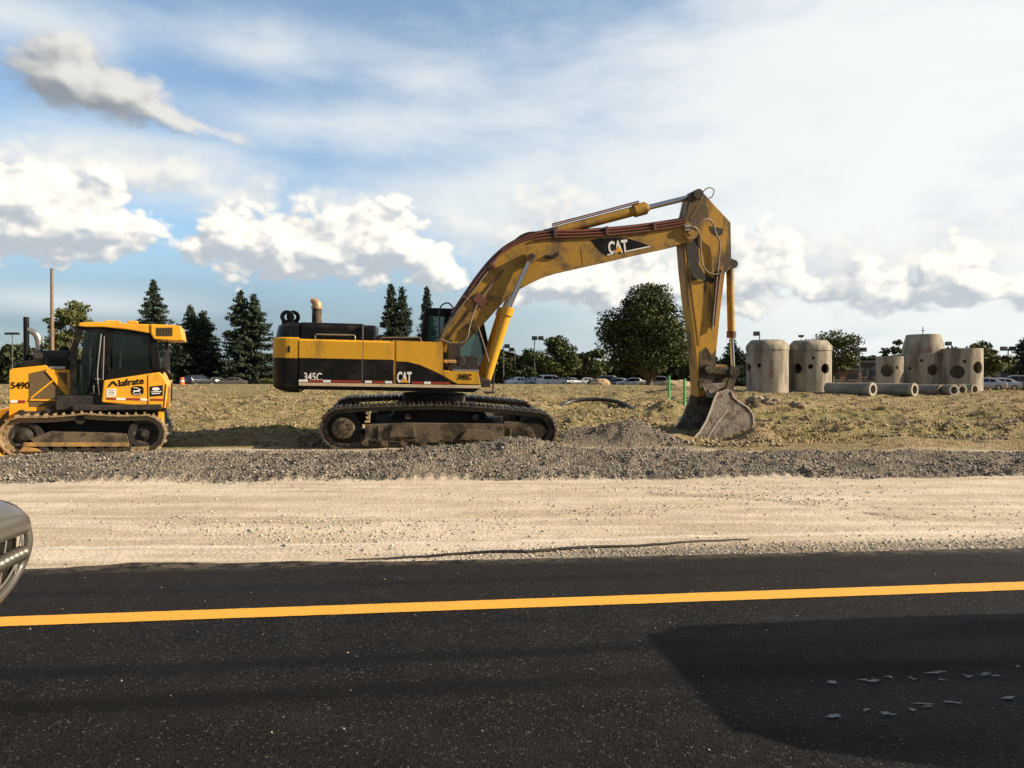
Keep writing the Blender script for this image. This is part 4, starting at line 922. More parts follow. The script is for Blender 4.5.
mb.tube([V3(L, 720, 270, YS0 - .02), V3(L, 717.5, 290, YS0 - .02), V3(L, 714, 325, YS0 - .02)], .045, 8); mb.build('hydraulic_pipe', M['pipe'], stick, smooth=True)
mb = MB(); mb.tube([V3(L, 684, 226.5, YB0 - .06), V3(L, 690, 226.5, YB0 - .06)], .045, 10); mb.tube([V3(L, 684, 230, YB0 - .06), V3(L, 690, 230, YB0 - .06)], .045, 10); mb.build('pipe_coupling', M['silver'], boom)
# bucket cylinder
A = V3(L, 729.5, 265, ys); B = V3(L, 731.2, 336, ys); Cc = V3(L, 733.0, 370, ys)
mb = MB(); mb.cyl(A, B, .095, .095, 20); bkc = mb.build('bucket_cylinder', M['boom_yellow'], EX, smooth=True)
mb = MB(); mb.cyl(Vector(B) + Vector((0, 0, .12)), Vector(B) - Vector((0, 0, .05)), .125, .12, 20); mb.build('cylinder_head', M['pipe'], bkc, smooth=True)
mb = MB(); mb.cyl(B, Cc, .055, .055, 14); mb.build('rod', M['chrome'], bkc, smooth=True)
mb = MB(); mb.cyl((A[0], ys - .26, A[2]), (A[0], ys + .26, A[2]), .11, .11, 16); mb.box((A[0] - .1, ys, A[2] + .02), (.25, .3, .25)); mb.build('cylinder_mount', M['dark'], bkc)
# linkage
mb = MB()
for yy in (YS0 - .08, YS1 + .02):
    strip(mb, L(706, 368, YS0), L(732, 373, YS0), .17, yy, yy + .06); strip(mb, L(733, 371, YS0), L(727, 393, YS0), .20, yy - .02, yy + .05)
    for c_, rr in (((708, 369), .13), ((733, 372), .15), ((727.5, 392), .14)):
        q = L(*c_, YS0); mb.cyl((q[0], yy - .03, q[1]), (q[0], yy + .09, q[1]), rr, rr, 18)
q = L(733, 372, YS0); mb.cyl((q[0], YS0 - .1, q[1]), (q[0], YS1 + .12, q[1]), .08); q = L(727.5, 392, YS0); mb.cyl((q[0], YS0 - .15, q[1]), (q[0], YS1 + .15, q[1]), .08)
mb.prism(poly(L, [(703, 367), (716, 366), (722, 371), (733, 376), (733, 386), (722, 390), (714, 386), (705, 392)], YS0), YS0 + .1, YS1 - .1)
mb.build('bucket_linkage', M['mud'], EX, bevel=.01)
mb = MB(); q = L(709, 390, YS0); mb.cyl((q[0], YS0 - .16, q[1]), (q[0], YS1 + .16, q[1]), .14, .14, 20); mb.cyl((q[0], YS0 - .19, q[1]), (q[0], YS0 - .16, q[1]), .08, .08, 14)
strip(mb, L(709, 387, YS0), L(718, 390, YS0), .10, YS0 - .14, YS0 - .08); mb.build('stick_pin', M['bucket'], stick, smooth=True)
mb = MB(); mb.box((L(712, 366.5, YS0)[0] + .1, -.05, L(712, 366.5, YS0)[1] + .02), (.62, .5, .05)); mb.build('link_guard', M['stick_yellow'], EX)
# ---- bucket
YK0, YK1 = -.86, .72
side = [(728, 388.5), (718, 392), (714.5, 399), (711.5, 408), (707, 420), (700, 432), (690, 442), (688, 446), (706, 446.5), (733, 445.5), (743, 442), (750, 434), (754, 424), (753, 414), (747.5, 407), (739, 401.5), (733.5, 397), (731.5, 391)]
bk = empty('bucket', None, None); bk.parent = EX
for k in ('label', 'category'):
    if k in bk: del bk[k]
sidel = poly(L, side, YK0)
for y0 in (YK0, YK1 - .05):
    mb = MB(); mb.prism(sidel, y0, y0 + .05); sd_ = mb.build('side_plate', M['bucket'], bk)
    yo = y0 - .012 if y0 == YK0 else y0 + .045
    rim = MB()
    for i in range(8, 17): strip(rim, sidel[i], sidel[(i + 1) % 18], .035, yo - .006, yo + .02)
    for i in range(1, 8): strip(rim, sidel[i], sidel[i + 1], .05, yo - .006, yo + .02)
    strip(rim, L(706, 441, YK0), L(746, 439, YK0), .04, yo, yo + .018); strip(rim, L(706, 441, YK0), L(716, 424, YK0), .03, yo, yo + .016); strip(rim, L(716, 424, YK0), L(727, 411, YK0), .03, yo, yo + .016)
    rim.build('edge_trim', M['bare'], sd_)
shell = sidel[7:18] + [sidel[0]]
mb = MB(); n = len(shell); cx = sum(p[0] for p in shell) / n; cz = sum(p[1] for p in shell) / n
inn = [(p[0] + (cx - p[0]) * .07, p[1] + (cz - p[1]) * .07) for p in shell]
for i in range(n - 1): mb.prism([shell[i], shell[i + 1], inn[i + 1], inn[i]], YK0 + .05, YK1 - .05)
mb.build('bucket_shell', M['bucket_shade'], bk)
mb = MB(); mb.prism([sidel[0], sidel[1], sidel[2], (sidel[2][0] + .25, sidel[2][1] + .02)], YK0 + .35, YK1 - .35); 
for yy in (-.5, .32): mb.prism([L(722, 384, YK0), L(731, 384, YK0), sidel[0], sidel[2], L(712, 395, YK0), L(708, 386, YK0)], yy, yy + .07)
mb.build('hinge_plate', M['bucket'], bk)
for k in range(5):
    y_ = YK0 + .16 + k * (YK1 - YK0 - .32) / 4; p = sidel[7]
    mb = MB(); mb.prism([(p[0] + .2, p[1] + .07), (p[0] + .15, p[1] - .02), (p[0] - .16, p[1] - .06), (p[0] - .18, p[1] - .03)], y_ - .06, y_ + .06); mb.build('tooth', M['bare'], bk)
# markings on the house
q = L(303.5, 380.3, YH); text('lettering', '345C', M['white'], EX, (q[0], YH - .016, q[1]), .25, bold=.003, sx=.74, rot=(R(90), R(.3), 0))
q = L(397.0, 382, YH); text('lettering', 'CAT', M['white'], EX, (q[0], YH - .022, q[1]), .33, bold=.013, sx=.50)
tri = MB(); c_ = L(404.8, 380.6, YH); tri.prism([(c_[0] - .09, c_[1] - .04), (c_[0] + .09, c_[1] - .04), (c_[0], c_[1] + .07)], YH - .036, YH - .028); tri.build('logo_triangle', M['dozer_yellow'], EX)
q = L(458.5, 379, YH); text('lettering', '345C', M['black'], EX, (q[0], YH - .022, q[1]), .17, bold=.004, sx=.82)
zt_ = z_beamt + .045
for a_, b_, mm in ((299, 308, 'white'), (309, 322, 'red'), (323, 331, 'white'), (332, 361, 'red'), (365, 372, 'white'), (373, 384, 'red'), (385, 392, 'white'), (412, 423, 'red'), (424, 431, 'white'), (432, 450, 'red')):
    xa = L(a_, 381, YH)[0]; xb_ = L(b_, 381, YH)[0]
    mb = MB(); mb.box(((xa + xb_) / 2, YH - .018, zt_), (xb_ - xa, .014, .055)); mb.build('reflective_strip', M[mm], EX)
# ================================================================ DOZER
dloc = (-9.05, 17.0, 0.0); drot = (R(1.0), 0, R(21))
DZ = empty('bulldozer', 'small bright yellow crawler bulldozer with glazed cab, parked behind the excavator', 'bulldozer', dloc, drot)
L = make_L(frame(dloc, drot)); YT = -1.15
gl2 = L(85, 455.5, YT)[1]; ca = L(22, 437, YT); cb = L(144, 437, YT)
ra = ca[1] - gl2; top_ = L(85, 413.5, YT)[1]
cb = (cb[0], gl2 + ra)
path = track_path(ca, ra, cb, ra * 1.0, sag=.035, crown=.05)
for y0, y1 in ((YT, YT + .50), (-YT - .50, -YT)):
    s = -1 if y0 < 0 else 1; yc = (y0 + y1) / 2; yo = s * (abs(YT) - .06)
    crawler(DZ, path, y0, y1, .17, .03, .045, M['dtrack'], M['dark'], bars=1)
    mb = MB(); mb.prism([(ca[0] + .25, gl2 + .22), (cb[0] - .3, gl2 + .22), (cb[0] - .35, gl2 + .42), (ca[0] + .45, gl2 + .50), (ca[0] + .1, gl2 + .36)], yo - s * .04, yo - s * .35); mb.build('track_frame', M['mud'], DZ, bevel=.01)
    mb = MB(); mb.prism(poly(L, [(22, 443), (128, 443), (128, 447), (22, 447)], YT), yo, yo - s * .05); mb.prism(poly(L, [(22, 447), (36, 449), (41, 452), (18, 452)], YT), yo + s * .012, yo - s * .03); mb.build('guard_rail', M['mudyellow'], DZ, bevel=.006)
    for k in range(7):
        x = ca[0] + .35 + k * (cb[0] - ca[0] - .7) / 6
        MB().lathe([(0, -.17), (.08, -.17), (.10, -.12), (.10, .12), (.08, .17), (0, .17)], (x, yc, gl2 + .14), 14, 'y').build('track_roller', M['dark'], DZ, smooth=True)
    MB().cyl(((ca[0] + cb[0]) / 2 - .1, yo - s * .05, gl2 + 2 * ra - .10), ((ca[0] + cb[0]) / 2 - .1, yo - s * .4, gl2 + 2 * ra - .10), .09).build('carrier_roller', M['dark'], DZ)
    for c0, nm in ((ca, 'idler'), (cb, 'sprocket')):
        mb = MB(); r_ = ra - .09
        mb.lathe([(.0, s * .16), (.07, s * .16), (.09, s * .10), (r_ * .55, s * .05), (r_ * .68, s * .09), (r_, s * .09), (r_, s * -.09), (0, s * -.09)], (c0[0], yc, c0[1]), 26, 'y')
        if nm == 'sprocket':
            for k in range(12): a = math.pi * k / 6; mb.box((c0[0] + r_ * math.cos(a), yc, c0[1] + r_ * math.sin(a)), (.07, .10, .07), rot=(0, -a, 0))
        mb.build(nm, M['dark'], DZ, smooth=True)
# main frame between the tracks
x0, x1 = L(12, 425, -.6)[0], L(166, 425, -.6)[0]; zd = L(90, 414, YT)[1]
mb = MB(); mb.box(((x0 + x1) / 2, 0, gl2 + .55), (x1 - x0 - .1, 1.2, .62)); mb.box(((x0 + x1) / 2 + .55, 0, zd + .12), (1.7, 2.0, .12)); mb.build('main_frame', M['dark'], DZ, bevel=.02)
# engine hood with radiator screen, near face y=-.62
YE = -.66
hp = [(8.5, 421), (9.2, 370.5), (12, 368.5), (45.7, 365), (50.4, 369.6), (69.5, 369.6), (71.5, 407), (60, 411.5), (33, 413.5), (28, 421)]
P = poly(L, hp, YE)
mb = MB(); mb.prism(P, YE, YE + .05); sidep = mb.build('engine_side_panel', M['dozer_yellow'], DZ, bevel=.01)
mb = MB(); mb.prism([(p[0] + .01, p[1]) for p in P], YE + .055, -YE - .055); mb.build('engine_block', M['dark'], DZ)
mb = MB(); mb.prism(P, -YE - .05, -YE); mb.build('engine_side_panel', M['dozer_yellow'], DZ, bevel=.01)
scr = poly(L, [(29.5, 373.5), (46, 369.5), (51, 375), (65.5, 391), (66, 406.5), (29.5, 406.5)], YE)
mb = MB(); mb.prism(scr, YE - .010, YE + .02); sc_ = mb.build('radiator_screen', M['mesh'], sidep)
mb = MB(); mb.prism(poly(L, [(57, 372.5), (67, 372.5), (67.5, 385), (66, 385)], YE), YE - .008, YE + .02); mb.build('radiator_screen', M['mesh'], sidep)
mb = MB(); strip(mb, L(31, 398, YE), L(55, 379, YE), .03, YE - .03, YE - .008); strip(mb, L(30, 399.8, YE), L(66, 400.3, YE), .035, YE - .032, YE - .008); strip(mb, L(48, 369.5, YE), L(70, 396, YE), .10, YE - .034, YE - .006); mb.build('screen_brace', M['dozer_yellow'], sidep)
mb = MB(); mb.prism([(L(9, 368, YE)[0] - .02, L(9, 422, YE)[1]), (L(9, 368, YE)[0] + .02, L(9, 370, YE)[1]), (L(9, 368, YE)[0] + .02, L(9, 422, YE)[1])], YE + .05, -YE - .05); mb.build('front_grille', M['dark'], DZ)
mb = MB(); mb.prism(poly(L, [(11, 369), (16, 364), (24, 361), (44, 358.5), (69, 358), (71, 369.6), (50, 369.4), (46, 365), (20, 367.5)], YE + .06), YE + .06, -YE - .06); mb.build('hood_top', M['black'], DZ, bevel=.03)
mb = MB(); c_ = L(52, 361, -.35); mb.cyl((c_[0] - .32, -.35, c_[1] + .08), (c_[0] + .32, -.35, c_[1] + .08), .15, .15, 18); mb.box((c_[0] - .1, .1, c_[1] + .03), (.7, .5, .2)); mb.cyl((c_[0] + .18, -.1, c_[1]), (c_[0] + .18, -.1, c_[1] + .32), .09); mb.build('air_cleaner', M['dark'], DZ, smooth=True)
mb = MB(); mb.box((L(57, 368.5, YE)[0], YE + .1, L(57, 368.5, YE)[1] + .02), (.30, .18, .05)); mb.build('hinge_plate', M['silver'], sidep)
mb = MB(); p = L(26.5, 362, -.3); q = L(26.5, 317, -.3); mb.cyl((p[0], -.3, p[1]), (q[0], -.3, q[1]), .055, .055, 16); mb.build('exhaust_stack', M['black'], DZ, smooth=True)
mb = MB(); mb.tube([V3(L, 28, 329, -.3), V3(L, 31.5, 331, -.3), V3(L, 36, 334, -.3), V3(L, 38.5, 339, -.3), V3(L, 39, 349, -.3), V3(L, 39, 361, -.3)], [.055, .06, .07, .07, .06, .06], 14, 4); mb.build('exhaust_elbow', M['silver'], DZ, smooth=True)
q = L(10.8, 388.5, YE); text('lettering', '5490', M['black'], sidep, (q[0], YE - .006, q[1]), .19, bold=.003, sx=.9)
mb = MB(); mb.box((L(14, 401.5, YE)[0], YE - .008, L(14, 401.5, YE)[1]), (.13, .012, .05)); mb.build('reflective_strip', M['white'], sidep)
mb = MB(); mb.box((L(21.5, 401.5, YE)[0], YE - .008, L(21, 401.5, YE)[1]), (.14, .012, .05)); mb.build('reflective_strip', M['red'], sidep)
# push arm + hydraulic cylinder by the hood foot
mb = MB(); mb.cyl(V3(L, 22, 413, YE - .06), V3(L, 46, 412.5, YE - .06), .035); mb.cyl(V3(L, 46, 411.5, YE - .06), V3(L, 74, 409, YE - .06), .09); mb.cyl((L(22, 413, YE)[0], YE - .12, L(22, 413, YE)[1]), (L(22, 413, YE)[0], YE, L(22, 413, YE)[1]), .07); mb.build('lift_cylinder', M['dark'], DZ, smooth=True)
mb = MB(); c_ = L(80, 412, YE - .1); mb.box((c_[0], YE - .1, c_[1]), (.16, .2, .3)); mb.build('bracket', M['mudyellow'], DZ, bevel=.01)
# blade mostly out of frame to the left
mb = MB(); xb_ = L(-12, 430, YT)[0]; prof = [(xb_ - .05 + .35 * (1 - math.sin(math.pi * i / 10)), gl2 + 1.0 * i / 10) for i in range(11)]
mb.prism(prof + [(p[0] - .06, p[1]) for p in prof[::-1]], -1.45, 1.45); mb.build('blade', M['dozer_yellow'], DZ)
mb = MB(); mb.tube([(ca[0] - .1, -.5, gl2 + .4), (xb_ + .15, -.5, gl2 + .35)], .09); mb.tube([(ca[0] - .1, .5, gl2 + .4), (xb_ + .15, .5, gl2 + .35)], .09); mb.build('push_arm', M['dozer_yellow'], DZ)
# ---- cab, near face y=-.80
YC = -.82
cbz = L(88, 405, YC)[1]; ctz = L(88, 325, YC)[1]
cabd = bpy.data.objects.new('cab', None); C.objects.link(cabd); cabd.parent = DZ
xa_ = L(72.5, 380, YC)[0]; xt_ = L(82, 326, YC)[0]; xd = L(104, 360, YC)[0]; xd2 = L(109.5, 335, YC)[0]; xe = L(153.5, 340, YC)[0]; xe2 = L(157, 376, YC)[0]; zw = L(130, 376, YC)[1]; zt2 = L(150, 333, YC)[1]
mb = MB()
for (y0, y1) in ((YC, YC + .07), (-YC - .07, -YC)):
    strip(mb, (xa_, cbz), (xa_ + .02, L(74, 350, YC)[1]), .13, y0, y1); strip(mb, (xa_ + .02, L(74, 350, YC)[1]), (xt_, ctz), .12, y0, y1)
    strip(mb, (xd - .02, cbz), (xd2 - .10, ctz - .03), .13, y0, y1)
    strip(mb, (xd2 - .08, cbz + .5), (xd2 + .04, ctz - .03), .10, y0, y1)
    strip(mb, (xt_, ctz - .03), (xe, zt2 - .02), .12, y0, y1); strip(mb, (xe - .02, zt2), (xe2, zw), .15, y0, y1)
    strip(mb, (xd, zw + .02), (xe2, zw + .06), .22, y0, y1)
    strip(mb, (xa_, cbz + .05), (xd, cbz + .05), .22, y0, y1)
    mb.prism([(xd - .02, cbz - .05), (xe2 + .02, cbz - .05), (xe2 + .02, zw - .02), (xd - .02, zw - .02)], y0 + .01, y1 - .005)
for (x_, z_) in ((xa_, cbz + .1), (xa_, cbz + .9), (xt_, ctz - .03), (xe, zt2), (xe2, zw), ): mb.box((x_, 0, z_), (.12, -2 * YC - .15, .12))
mb.prism([(xa_ + .05, cbz - .12), (xe2, cbz - .12), (xe2, cbz - .02), (xa_ + .05, cbz - .02)], YC + .05, -YC - .05)
mb.build('cab_frame', M['black'], cabd)
for y_ in (YC + .03, -YC - .03):
    mb = MB(); mb.prism([(xd2 + .05, zw + .1), (xe2 - .05, zw + .1), (xe - .05, zt2 - .05), (xd2 + .06, ctz - .1)], y_ - .005, y_ + .005); mb.build('window', M['glass'], cabd)
    mb = MB(); mb.prism([(xa_ + .06, cbz + .2), (xd - .1, cbz + .2), (xd2 - .16, ctz - .1), (xt_ + .05, ctz - .08)], y_ - .005, y_ + .005); d_ = mb.build('door', M['glass'], cabd)
    if y_ < 0:
        mb = MB(); mb.tube([V3(L, 99.5, 395, YC - .04), V3(L, 97.5, 375, YC - .05), V3(L, 99.5, 352, YC - .05), V3(L, 101.5, 334, YC - .04)], .014, 8, 4); mb.tube([V3(L, 103.0, 380, YC - .04), V3(L, 104.5, 336, YC - .05)], .012, 8); mb.build('grab_rail', M['silver'], d_, smooth=True)
        mb = MB(); mb.box((L(94, 391, YC)[0], YC - .02, L(94, 389, YC)[1]), (.03, .02, .16)); mb.box((L(98, 379, YC)[0], YC - .02, L(98, 379, YC)[1]), (.10, .02, .03)); mb.build('door_handle', M['silver'], d_)
mb = MB(); mb.prism([(xe + .03, zt2 - .03), (xe2 + .06, zw), (xe2 + .08, zw), (xe + .05, zt2 - .03)], YC + .10, -YC - .10); mb.build('rear_window', M['glass'], cabd)
mb = MB(); strip(mb, L(155, 342, YC + .02), L(162.5, 374, YC + .02), .045, YC + .05, YC + .09); mb.build('rear_post', M['lamp'], cabd); mb = MB(); strip(mb, L(155, 342, YC + .02), L(162.5, 374, YC + .02), .045, -YC - .09, -YC - .05); mb.build('rear_post', M['lamp'], cabd); mb = MB(); strip(mb, L(165, 341, YC + .1), L(167, 372, YC + .1), .08, -.3, -.22); mb.build('rear_post', M['lamp'], cabd)
mb = MB(); cx_ = (xd2 + xe) / 2 - .1; mb.box((cx_, 0, cbz + .55), (.5, .5, .14)); mb.box((cx_ + .27, 0, cbz + .95), (.12, .46, .75), rot=(0, .12, 0)); mb.build('operator_seat', M['dark'], cabd, bevel=.04)
# roof
rf = bpy.data.objects.new('roof', None); C.objects.link(rf); rf.parent = DZ
mb = MB(); YR = YC - .06
mb.prism(poly(L, [(78, 326), (80, 322.5), (98, 321.6), (151, 324.5), (151, 333.5), (128, 329.6), (103, 327), (86, 327)], YR), YR, -YR); mb.build('roof_panel', M['dozer_yellow'], rf, bevel=.02)
mb = MB(); mb.prism(poly(L, [(150.5, 324.2), (174, 325), (181, 326), (183.5, 340.5), (176, 341), (154, 339.2), (151, 334)], YR), YR - .03, -YR + .03); hv = mb.build('air_conditioner_housing', M['dozer_yellow'], rf, bevel=.025)
for k in range(6):
    mb = MB(); c_ = L(157.8 + k * 2.8, 331.8, YR - .03); mb.box((c_[0], YR - .034, c_[1]), (.032, .02, .18)); mb.build('vent_slot', M['dark'], hv)
mb = MB(); c_ = L(113, 322, YR + .3); mb.box((c_[0], YR + .35, c_[1] - .005), (.3, .2, .07)); c_ = L(133, 322, YR + .3); mb.box((c_[0], YR + .35, c_[1] - .005), (.2, .2, .06)); mb.build('roof_light', M['dozer_yellow'], rf, bevel=.02)
# fuel tank / rear body
YK = -.98
tp = poly(L, [(103.3, 380.5), (159.3, 372), (164.5, 377), (168, 385), (165.5, 408.6), (101, 402.6)], YK)
mb = MB(); mb.prism(tp, YK, -YK); tank = mb.build('fuel_tank', M['dozer_yellow'], DZ, bevel=.035, seg=3)
mb = MB(); xr_ = max(p[0] for p in tp); zz0 = L(167, 407, YK)[1]; zz1 = L(168, 386, YK)[1]
for k in range(7): mb.box((xr_ - .02, -.35 + k * .17, (zz0 + zz1) / 2), (.03, .04, (zz1 - zz0) * .8))
mb.box((xr_ - .0, -.75, (zz0 + zz1) / 2 - .02), (.06, .3, (zz1 - zz0) * 1.0)); mb.build('rear_grille', M['mudyellow'], tank, bevel=.006)
mb = MB(); strip(mb, L(148, 375, YK), L(148, 404, YK), .014, YK - .008, YK); strip(mb, L(166, 384, YK), L(163.8, 407, YK), .02, YK - .008, YK); mb.build('panel_gap', M['dark'], tank)
mb = MB(); mb.tube([V3(L, 160, 372, YK + .15), V3(L, 165, 369.5, YK + .15), V3(L, 169, 374, YK + .15), V3(L, 171, 379, YK + .2)], .05, 10, 4); mb.build('filler_pipe', M['black'], tank, smooth=True)
yl = YK - .006
q = L(118.8, 386.3, YK); text('lettering', 'Iafrate', M['black'], tank, (q[0], yl, q[1]), .195, rot=(R(90), R(-7), 0), bold=.004, sx=1.0)
mb = MB(); mb.prism(poly(L, [(107.3, 387), (112, 381.2), (114, 380.9), (118.5, 386), (116.5, 386.2), (113, 383), (109.8, 386.8)], YK), YK - .008, YK); mb.build('mountain_logo', M['black'], tank)
mb = MB(); mb.prism(poly(L, [(106.5, 389.4), (116, 388.8), (116, 396.4), (106.5, 397)], YK), YK - .008, YK); stk = mb.build('sticker', M['white'], tank)
mb = MB()
for r_ in (390.8, 392.8, 394.8): strip(mb, L(108, r_, YK), L(114.5, r_ - .3, YK), .014, YK - .011, YK - .007)
mb.build('print', M['mud'], stk)
c_ = L(137.5, 390.6, YK); mb = MB(); n = 22
def rrect(cx, cz, hw, hh, p=3.2, n=28):
    return [(cx + hw * math.copysign(abs(math.cos(a)) ** (2 / p), math.cos(a)), cz + hh * math.copysign(abs(math.sin(a)) ** (2 / p), math.sin(a))) for a in [2 * math.pi * i / n for i in range(n)]]
mb.prism(rrect(c_[0], c_[1], .120, .100), YK - .008, YK); em = mb.build('emblem', M['black'], tank)
def deer(s, cx, cz):
    body = [(-.75, -.10), (-.95, .10), (-.55, .12), (-.15, .18), (.20, .22), (.42, .30), (.62, .42), (.75, .36), (.62, .24), (.42, .10), (.30, -.05), (.62, -.28), (.52, -.32), (.18, -.14), (-.30, -.10), (-.62, -.22), (-.92, -.48), (-1.0, -.42), (-.80, -.20)]
    return [(cx + x * s, cz + z * s) for x, z in body]
mb = MB(); mb.prism(deer(-.10, c_[0], c_[1] - .01), YK - .013, YK - .008)
mb = MB(); mb.prism([(cx_2, cz_2) for cx_2, cz_2 in deer(.095, c_[0], c_[1] - .01)][::1], YK - .014, YK - .009)
strip(mb, (c_[0] + .04, c_[1] + .025), (c_[0] - .02, c_[1] + .065), .014, YK - .014, YK - .009); strip(mb, (c_[0] - .02, c_[1] + .065), (c_[0] - .075, c_[1] + .06), .012, YK - .014, YK - .009)
strip(mb, (c_[0] - .08, c_[1] - .075), (c_[0] + .08, c_[1] - .075), .012, YK - .014, YK - .009); mb.build('leaping_deer_logo', M['white'], em)
mb = MB(); mb.prism(poly(L, [(150, 386.5), (162.8, 385), (162.8, 395.5), (150, 396.5)], YK), YK - .008, YK); e2 = mb.build('emblem', M['black'], tank)
c_ = L(156.4, 390.5, YK); mb = MB(); mb.prism(rrect(c_[0] - .01, c_[1] + .035, .075, .035, 2), YK - .013, YK - .008); strip(mb, (c_[0] - .10, c_[1] - .03), (c_[0] + .10, c_[1] - .02), .018, YK - .013, YK - .008); strip(mb, (c_[0] - .09, c_[1] - .07), (c_[0] + .07, c_[1] - .06), .018, YK - .013, YK - .008); mb.build('print', M['white'], e2)
for a_, b_, mm in ((106.5, 116, 'red'), (116.2, 125.5, 'white'), (126, 140, 'red'), (140.3, 147.2, 'white'), (150.5, 164, 'red')):
    mb = MB(); z_ = 398.6 + (a_ - 106) * .022; mb.prism(poly(L, [(a_, z_ - 1), (b_, z_ - 1 + .2), (b_, z_ + 1.1 + .2), (a_, z_ + 1.1)], YK), YK - .007, YK); mb.build('reflective_strip', M[mm], tank)
# ripper / rear drawbar
mb = MB(); mb.box((L(162, 420, YT)[0] - .05, -.75, gl2 + .72), (.12, .14, .75)); mb.build('rear_guard', M['dozer_yellow'], DZ, bevel=.02)
mb = MB(); xr2 = cb[0] + ra; mb.box((xr2 - .22, 0, gl2 + .45), (.45, .9, .25)); mb.box((xr2 + .02, 0, gl2 + .42), (.12, .35, .12)); mb.build('drawbar', M['dark'], DZ, bevel=.02)
mb = MB(); mb.box((L(83, 405, YC)[0] + .25, YC + .1, zd + .22), (1.5, .3, .3)); mb.box((L(140, 412, YC)[0], YC + .2, zd + .16), (1.0, .4, .35)); mb.build('chassis_box', M['dark'], DZ, bevel=.02)
# ================================================================ CONCRETE MANHOLE SECTIONS AND PIPES
def at(px, py_or_none, D, z=None):
    """world point on the ray through a pixel at depth D"""
    x = (px - 512) / FPX * D
    if z is None: z = CAMZ + (HOR - py_or_none) / FPX * D
    return Vector((x, D, z))
def manhole(px0, px1, ptop, pbase, D, label, cat, holes, dome=None, octo=False, cone=None, extra=None, group='precast concrete manhole sections'):
    rpx = (px1 - px0) / 2; r = rpx / FPX * D; cx = (px0 + px1) / 2
    zb = at(0, pbase, D - r)[2]; zt = at(0, ptop, D)[2]; X = (cx - 512) / FPX * D
    zg = hz(X, D); zb = min(zb, zg) ; 
    o = empty('manhole_section', label, cat, (X, D, zb), (0, 0, 0), group)
    h = zt - zb; seg = 8 if octo else 40; px_m = D / FPX
    hw = h if dome is None else h - dome * px_m
    if cone: hw = (pbase - cone) * px_m + (zt - zt)
    mb = MB(); wl = .16
    mb.lathe([(r, 0), (r, hw), (r - wl, hw), (r - wl, 0)], (0, 0, 0), 48, closed=True)
    body = mb.build('barrel', M['concrete'], o)
    cut = []
    for (hx, hy, hr) in holes:
        off = max(-.97, min(.97, (hx - cx) / rpx)); a = math.asin(off) - math.atan2(X, D); zc = at(0, hy, D - r * math.cos(a))[2] - zb; rr = hr * px_m
        nrm = Vector((math.sin(a), -math.cos(a), 0)); c0 = nrm * r
        k = MB(); k.cyl(Vector((c0.x, c0.y, zc)) - nrm * .5, Vector((c0.x, c0.y, zc)) + nrm * .5, rr, rr, 24); ko = k.build('cutter', M['concrete']); ko.location = o.location
        cut.append(ko)
    if cut:
        bpy.context.view_layer.update()
        boolean_cut(body, cut)
    me = body.data; me.polygons.foreach_set('use_smooth', [True] * len(me.polygons)); me.set_sharp_from_angle(angle=R(40))
    if dome:
        d_ = dome * px_m
        MB().lathe([(0.001, h), (r * .72, h), (r * .80, h - .03), (r * 1.02, h - d_ * .55), (r * 1.03, hw + .02), (r * 1.03, hw + .003), (0.001, hw + .003)], (0, 0, 0), 44).build('cover_slab', M['concrete'], o, smooth=True)
    if cone:
        MB().lathe([(r * .80, h), (r * .66, h), (r * .86, hw + .005), (r * 1.0, hw + .005), (r * .99, hw + (h - hw) * .3)], (r * .12, 0, 0), 44, closed=True).build('cone_section', M['concrete'], o, smooth=True)
    return o, r, hw, h, zb
m1 = manhole(747, 787.5, 340, 393.5, 45, 'round concrete manhole with domed lid and red vertical smear, nearest the bucket', 'manhole section', [(749.5, 367.5, 4.2), (759.5, 365.5, 2.0)], dome=10.5)
mb = MB(); 
for a in (-.22, -.10): mb.add([((m1[1] + .006) * math.sin(a + s_), -(m1[1] + .006) * math.cos(a + s_), z) for s_, z in ((0, .9), (.09, .9), (.07, 1.9), (.02, 2.0))], [(0, 1, 2, 3)])
mb.build('red_smear', M['redmark'], m1[0])
m2 = manhole(789.5, 830, 340.5, 393.5, 45.5, 'round concrete manhole with domed lid and two large side holes, second from the bucket', 'manhole section', [(798, 368.5, 5.2), (824, 368.5, 5.0), (810.5, 366.5, 2.4), (813, 358, 1.3)], dome=10.5)
m3 = manhole(877, 902, 356.5, 393, 47, 'short concrete ring with one large round hole, left of the tall cone-topped manhole', 'manhole section', [(887.2, 370.5, 6.2), (896, 367.5, 1.7)])
m4 = manhole(901.5, 940, 334.8, 393, 48, 'tallest concrete manhole with tapered cone stacked on its barrel', 'manhole section', [(931.5, 370, 5.6), (911, 368.5, 1.8), (921.5, 360.5, 1.6)], cone=354.5)
mb = MB(); q = (m4[1] * .1, 0, m4[3]); mb.cyl(q, (q[0], 0, q[2] + .5), .025); mb.cyl((q[0] - .1, 0, q[2] + .28), (q[0] + .12, 0, q[2] + .28), .02); mb.build('lifting_rod', M['lamp'], m4[0])
q = (-.55, -(m4[1] + .0), 0)
text('lettering', 'C75', M['redmark'], m4[0], (-.62, -(m4[1] * .93) - .02, m4[2] + .08), .36, bold=.012, rot=(R(90), 0, R(-20)))
m5 = manhole(940.5, 980, 348.8, 394.5, 47, 'wide concrete manhole with two big round side openings, rightmost of the group', 'manhole section', [(957.5, 372, 6.6), (975.5, 367.5, 6.0), (964, 361.5, 1.8)])
mb = MB(); mb.lathe([(m5[1] * .55, -.07), (m5[1] + .008, -.07), (m5[1] + .008, 0), (m5[1] * .55, 0)], (0, 0, m5[3] - .55), 44, closed=True); mb.build('joint_band', M['concrete'], m5[0])
